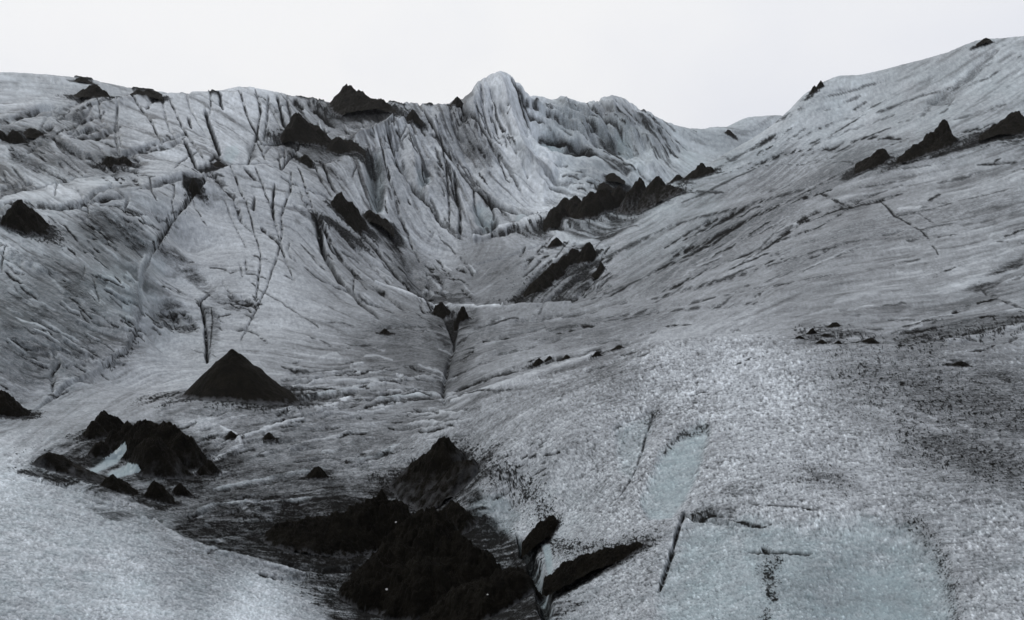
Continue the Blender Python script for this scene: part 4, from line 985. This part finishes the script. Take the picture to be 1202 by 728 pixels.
mound('ash_mound', 'ash mound', 'low rounded dark mound behind the broad mound, on the ice edge', [(123,484,508,18),(112,495,514,16),(134,490,508,18)], 48, .9, frost=.4, group=G2)
mound('ash_mound', 'ash mound', 'low grey heap at the left foot of the broad mound, its left tip black', [(38,542,556,17),(58,532,549,26),(80,528,545,26),(96,524,540,20)], 60, .9, frost=.95, depth=.7, group=G2)
mound('ash_mound', 'ash mound', 'small flat black heap in front of the bare blue ice', [(131,560,574,17),(144,566,577,14)], 44, 1, frost=.4, group=G2)
mound('ash_mound', 'ash mound', 'small black hump in front of the broad mound, left one of a touching pair', [(183,566,586,17),(172,576,590,12)], 44, 1, frost=.4, group=G2)
mound('ash_mound', 'ash mound', 'small black hump in front of the broad mound, right one of a touching pair', [(212,568,582,13)], 40, 1, frost=.5, group=G2)
mound('ash_mound', 'ash mound', 'jagged little black crest beside the white melt rill right of the broad mound', [(247,541,553,10),(238,547,557,10),(224,556,564,9)], 48, 1, frost=.5, group=G2)
mound('grit_heap', 'grit heap', 'tiny dark heap on the ice below the large pyramid, nearer the melt rill', [(272,506,514,9)], 24, 1, group=G3)
mound('grit_heap', 'grit heap', 'tiny dark smear of grit right of the heap below the large pyramid', [(315,508,516,9)], 24, 1, group=G3)
# middle distance
mound('ash_cone', 'ash cone', 'dark cone tucked against the cleft under the white ice bridge', [(518,353,372,16)], 44, .9, group=G1)
mound('ash_cone', 'ash cone', 'narrow dark slab of ash on the right lip of the cleft under the bridge', [(543,358,376,10),(541,364,386,8)], 36, .9, group=G1)
mound('grit_heap', 'grit heap', 'small black heap alone on the flat ice left of the cleft', [(452,386,392,8)], 28, 1, group=G3)
for px, py, by, w, lb in ((633,420,427,8,'largest lump at the lower end of the grit line below the right slope'), (645,418,423,5,'small lump next above the largest one in the grit line'),
        (666,416,421,6,'middle lump of the grit line below the right slope'), (700,413,418,6,'fourth lump up the grit line below the right slope'), (727,405,410,9,'thin topmost smear of the grit line below the right slope')):
    mound('grit_lump', 'grit lump', lb, [(px, py, by, w)], 24, 1, group=G3)
for px, py, by, w, lb in ((939,394,397,6,'leftmost black lump in the cluster behind the pale hump'), (953,385,392,7,'pointed black lump standing tallest in the cluster behind the pale hump'),
        (981,378,383,9,'upper right black lump in the cluster behind the pale hump'), (964,399,404,7,'lower left black lump half sunk behind the crest of the pale hump'),
        (984,400,404,5,'tiny lower black lump between two others on the crest of the pale hump'), (1021,396,403,13,'wide flat black lump at the right end of the cluster'), (970,391,395,8,'thin dark lump in the centre of the cluster')):
    mound('grit_lump', 'grit lump', lb, [(px, py, by, w)], 28, 1, group=G3)
mound('grit_heap', 'grit heap', 'flat dark heap alone on the ashy crest at the far right', [(1128,424,429,11)], 28, 1, group=G3)
# right slope
mound('ash_cone', 'ash cone', 'big black ash cone high on the right slope with a steep right side', [(1106,143,170,16),(1092,156,176,17),(1074,171,184,16),(1112,156,170,13)], 60, .9, group=G1)
mound('ash_cone', 'ash cone', 'dark ash cone on the band left of the big one on the right slope', [(1034,174,190,16),(1022,184,192,14)], 44, .9, group=G1)
mound('ash_cone', 'ash cone', 'black ash cone at the right edge of the frame on the slope', [(1190,134,152,22),(1178,144,156,20)], 44, .9, group=G1)
mound('grit_heap', 'grit heap', 'slim dark shard leaning on the skyline at the left end of the right slope', [(963,96,103,5),(956,101,108,5),(951,106,113,5)], 30, .6, group=G3)
mound('grit_heap', 'grit heap', 'small dark heap on the top of the right slope against the sky', [(1157,45,50,8)], 26, .8, group=G3)
mound('ash_cone', 'ash cone', 'black cone on the left rim of the right slope before the far pale ice', [(824,191,205,12),(834,196,203,9),(814,201,208,9)], 44, .9, group=G1)
# dark ridge in the trough
mound('ash_ridge', 'ash ridge', 'jagged black ash ridge under the peak, blunt left end in the trough', [(664,231,254,20),(674,229,254,20),(694,224,252,24),(708,219,248,22),(727,217,243,19),(656,240,256,16)], 84, .9, frost=.25, group=G2)
mound('ash_cone', 'ash cone', 'dark cone with pale left flank standing right of the jagged ridge', [(751,207,238,19),(743,219,243,17)], 54, .9, frost=.85, group=G1)
mound('ash_cone', 'ash cone', 'rounded dark cone with a long right tail, farther right than the pale flanked cone', [(771,208,231,21),(786,217,229,16),(797,221,228,10)], 60, .9, frost=.7, group=G1)
mound('ash_cone', 'ash cone', 'little dark cone in the trough below the jagged black ridge', [(653,278,289,11)], 36, .8, group=G1)
mound('ash_mound', 'ash mound', 'black lumpy mound at the top of the dark streaked slope in the trough', [(690,285,303,14),(674,292,308,14),(662,300,316,14)], 56, 1, group=G2)
mound('ash_ridge', 'ash ridge', 'slanting black rib of ash dropping left along the dark streaked slope', [(652,308,324,17),(644,315,331,16),(636,322,338,16),(628,330,344,15),(620,337,349,14),(611,345,354,13)], 60, .9, group=G2)
mound('ash_cone', 'ash cone', 'small dark spire at the right side of the dark streaked slope', [(706,307,320,8),(702,316,324,10)], 36, .8, group=G1)
for px, py, by, w, lb in ((718,203,211,14,'low dark heap on the bench above the jagged ridge'), (708,214,220,12,'small grey heap just behind the jagged ridge'), (740,212,216,0.1,'')):
    if lb: mound('grit_heap', 'grit heap', lb, [(px, py, by, w)], 30, 1, frost=.3, group=G3)
mound('grit_heap', 'grit heap', 'tiny dark heap on the pale bench right of the peak, near the right slope rim', [(796,205,211,8)], 26, 1, group=G3)
# left
mound('ash_cone', 'ash cone', 'large grey black double mound on the skyline left of the peak', [(409,101,124,24),(420,108,126,26),(442,117,128,20)], 60, .9, frost=.2, group=G1)
mound('ash_cone', 'ash cone', 'neat small dark cone below the skyline at the top of the long crack', [(485,129,141,10)], 40, .7, group=G1)
mound('ash_cone', 'ash cone', 'small dark point on the skyline at the left foot of the peak', [(537,114,123,9)], 32, .9, group=G1)
mound('ash_cone', 'ash cone', 'wide black cone below the skyline mound with streaks under it', [(350,134,162,22),(366,146,164,24),(338,150,164,12)], 56, .9, group=G1)
mound('ash_cone', 'ash cone', 'small dark cone beneath the wide black cone on the upper left', [(358,181,193,13)], 36, .9, group=G1)
mound('ash_cone', 'ash cone', 'dark lump on the rib between the wide cone and the peak', [(397,161,178,16),(410,164,174,16)], 44, .9, group=G1)
mound('ash_cone', 'ash cone', 'black pointed mound with a ragged tail at the head of the left slope', [(400,227,252,21),(413,239,257,15),(388,246,258,11)], 60, .9, group=G1)
mound('ash_mound', 'ash mound', 'ragged dark mound trailing right from the black pointed mound', [(434,247,259,13),(443,252,262,11),(453,257,266,9)], 54, 1, frost=.6, group=G2)
mound('ash_cone', 'ash cone', 'grey black cone just under the left skyline', [(112,99,114,18),(100,106,115,14)], 44, .9, group=G1)
mound('grit_heap', 'grit heap', 'low dark grit along the left skyline, right of the grey black cone', [(163,105,110,8),(174,105,110,9),(182,107,111,7)], 36, 1, group=G3)
mound('grit_heap', 'grit heap', 'thin dark grit on the very top of the left skyline above the grey black cone', [(96,91,96,9)], 26, 1, group=G3)
mound('ash_mound', 'ash mound', 'black jagged mound at the left edge above the dirty wall', [(25,238,264,20),(14,248,266,14),(38,247,262,14)], 56, 1, group=G2)
mound('grit_heap', 'grit heap', 'dark heap in the row at the left edge, leftmost of the row', [(2,154,164,9)], 28, 1, group=G3)
mound('grit_heap', 'grit heap', 'dark heap in the row at the left edge, second along', [(17,154,165,11)], 30, 1, group=G3)
mound('grit_heap', 'grit heap', 'dark heap in the row at the left edge, the flat third one', [(38,151,160,14)], 30, 1, group=G3)
mound('grit_heap', 'grit heap', 'pointed dark heap with spilled ash on the bench above the dirty wall', [(138,171,188,9),(130,184,194,12),(146,184,192,9)], 44, 1, group=G3)
mound('grit_heap', 'grit heap', 'small dark heap where the long cracks cross on the upper left', [(257,189,196,10)], 28, 1, group=G3)
mound('grit_heap', 'grit heap', 'dark heap of ash in the long diagonal crack below the crossing', [(228,210,226,9)], 32, 1, group=G3)
mound('ash_mound', 'ash mound', 'black mound cut by the left edge beside the pale ramp', [(2,462,484,24)], 48, 1, group=G2)
mound('grit_heap', 'grit heap', 'small dark speck of ash on the far skyline beside the right slope', [(855,152,157,6)], 24, 1, group=G3)

for poly_ in ([(148,519),(149,529),(137,545),(117,554),(98,559),(106,551),(120,541),(134,529)],[(125,557),(150,544),(163,547),(166,553),(154,558),(136,561)],[(234,552),(242,546),(246,552),(238,557)],[(636,640),(646,640),(650,668),(644,680)]):
    idx, m = poly_mask(poly_, 2.0)
    film_shade.ravel()[idx] = film_shade.ravel()[idx] * (1 - m) + .62 * m; dirt_shade.ravel()[idx] *= 1 - .92 * m; blue.ravel()[idx] = np.maximum(blue.ravel()[idx], .95 * m)
NB = 96                                                 # ring columns behind the viewer
half = np.linspace(0, 1, NB // 2 + 1)[1:]                # columns packed close beside the fan, wide behind
half = (math.pi - AMAX) * (0.12 * half + 0.88 * half ** 2.6) 
ab = np.concatenate([AMAX + half[:-1], [math.pi], (2 * math.pi - AMAX - half[:-1])[::-1], ])
NB = len(ab)
wR = np.clip(1 - (ab - AMAX) / 0.9, 0, 1); wL = np.clip(1 - (2 * math.pi - AMAX - ab) / 0.9, 0, 1)
wR, wL = wR * wR * (3 - 2 * wR), wL * wL * (3 - 2 * wL)
mixS = (ab - AMAX) / (2 * math.pi - 2 * AMAX)
Sb = S[:, -1:] * (1 - mixS) + S[:, :1] * mixS
Rb = np.exp(Sb); Xb, Yb = Rb * np.sin(ab), Rb * np.cos(ab)
ze_r = blur(Z[:, -70:].mean(1)[:, None], 5, 0)[:, 0]; ze_l = blur(Z[:, :70].mean(1)[:, None], 5, 0)[:, 0]
se_r, se_l = S[:, -70:].mean(1), S[:, :70].mean(1)
kz = np.clip(1 - np.minimum(ab - AMAX, 2 * math.pi - AMAX - ab) / 0.05, 0, 1)
Zr = np.stack([np.interp(Sb[:, j], S[:, -1], Z[:, -1]) * kz[j] + np.interp(Sb[:, j], se_r, ze_r) * (1 - kz[j]) for j in range(NB)], 1)
Zl = np.stack([np.interp(Sb[:, j], S[:, 0], Z[:, 0]) * kz[j] + np.interp(Sb[:, j], se_l, ze_l) * (1 - kz[j]) for j in range(NB)], 1)
gen = -1.9 - 0.02 * Rb + 0.06 * Rb * fbm(np.cos(ab) * 4 + 0 * Sb, Sb * 2 + np.sin(ab) * 4, 3, 4) * sstep(1, 6, Rb)
Zb = Zr * wR + Zl * wL + gen * (1 - wR - wL)
XA, YA, ZA = np.hstack([X, Xb]), np.hstack([Y, Yb]), np.hstack([Z, Zb]) 
nearf = np.minimum(ab - AMAX, 2 * math.pi - AMAX - ab)
kb = np.clip(1 - nearf / 0.03, 0, 1)[None, :]
nb_ = fbm(np.cos(ab) * Rb * .7, np.sin(ab) * Rb * .7, 5, 301, .6) + .5 * rng.standard_normal(Rb.shape)
def ext(a, amp=0.0):
    m = blur(np.repeat(a[:, -60:].mean(1)[:, None], 1, 1), 12, 0) * (1 - mixS) + blur(np.repeat(a[:, :60].mean(1)[:, None], 1, 1), 12, 0) * mixS
    e = np.where(ab < math.pi, a[:, -1:], a[:, :1])
    return np.hstack([a, np.clip(m + (e - m) * kb + amp * nb_ * (1 - kb), 0, 1)])
nc = NC + NB
co = np.stack([XA, YA, ZA + EYE], -1).reshape(-1, 3)
ii, jj = np.meshgrid(np.arange(NR - 1), np.arange(nc), indexing='ij'); jn = (jj + 1) % nc
quads = np.stack([ii * nc + jj, ii * nc + jn, (ii + 1) * nc + jn, (ii + 1) * nc + jj], -1).reshape(-1, 4)[:, ::-1]
cen = np.array([[0, 0, EYE - 1.72]])
grain = 0.30 + 0.70 * sstep(20, 8, R)
blue = blue * np.clip(0.86 + 0.55 * fbm(PX / 34, PY / 24, 4, 171), 0, 1.1)
glacier = make_mesh("glacier", co, quads, ice, True,
    {'film_shade': ext(film_shade, .12), 'ash': ext(dirt_shade), 'blue': ext(np.clip(blue, 0, 1)), 'grain': ext(grain)})
glacier['kind'] = 'structure'
# close the little hole under the viewer's feet
me = bpy.data.meshes.new("footing"); 
ring = [tuple(co[j]) for j in range(0, nc)]
me.from_pydata(ring + [(0, 0, EYE - 1.74)], [], [((j + 1) % nc, j, nc)[::-1] for j in range(nc)])
me.materials.append(ice); foot = bpy.data.objects.new("ground", me); foot['kind'] = 'structure'; COL.objects.link(foot)

# pale stones on the black ash
def stone(px, py, wpx, label):
    # dropped on whatever mound is under that pixel
    dg = bpy.context.evaluated_depsgraph_get()
    u, v = (px - CX) / F, (CY - py) / F
    from mathutils import Vector
    d = Vector((u, CP + v * SP, -SP + v * CP)).normalized()
    ok, p, nrm, *_ = SC.ray_cast(dg, Vector((0, 0, EYE)), d)
    if not ok: return
    m = (p - Vector((0, 0, EYE))).length / F; r = wpx * m / 2
    import bmesh
    bm = bmesh.new(); bmesh.ops.create_icosphere(bm, subdivisions=2, radius=r); rr_ = random.Random(px)
    for vt in bm.verts:
        vt.co *= 0.8 + 0.4 * rr_.random(); vt.co.z *= 0.7
    me = bpy.data.meshes.new("stone"); bm.to_mesh(me); bm.free(); me.materials.append(peb)
    o = bpy.data.objects.new("stone", me); o.location = p + nrm * r * 0.3; COL.objects.link(o)
    o['label'] = label; o['category'] = 'stone'; o['group'] = 'pale stones on the black ash'
bpy.context.view_layer.update()
stone(454, 692, 2.8, 'largest pale stone low on the great black mound')
stone(465, 613, 2.4, 'pale stone on the wide black mound below the tall cone')
stone(601, 649, 2.4, 'pale stone near the top of the knobbly mound')
stone(572, 698, 2.2, 'tiny pale stone on the knobbly mound beside the great one')

# ------------------------------------------------------------------ thin damp air
zs = ZA.min() + EYE - 1.0; ze = max(ZA.max() + EYE, EYE) + 3.0; hw = 640.0
me = bpy.data.meshes.new("haze")
me.from_pydata([(x, y, z) for z in (zs, ze) for y in (-hw, hw) for x in (-hw, hw)], [], [(0, 2, 3, 1), (4, 5, 7, 6), (0, 1, 5, 4), (2, 6, 7, 3), (0, 4, 6, 2), (1, 3, 7, 5)])
hm = bpy.data.materials.new("haze"); hm.use_nodes = True; t = hm.node_tree; t.nodes.clear()
o = t.nodes.new("ShaderNodeOutputMaterial"); v = t.nodes.new("ShaderNodeVolumePrincipled")
v.inputs['Color'].default_value = (0.93, 0.95, 1.0, 1); v.inputs['Density'].default_value = 0.00018
t.links.new(v.outputs[0], o.inputs['Volume']); me.materials.append(hm)
hz = bpy.data.objects.new("haze", me); hz['kind'] = 'stuff'; COL.objects.link(hz)
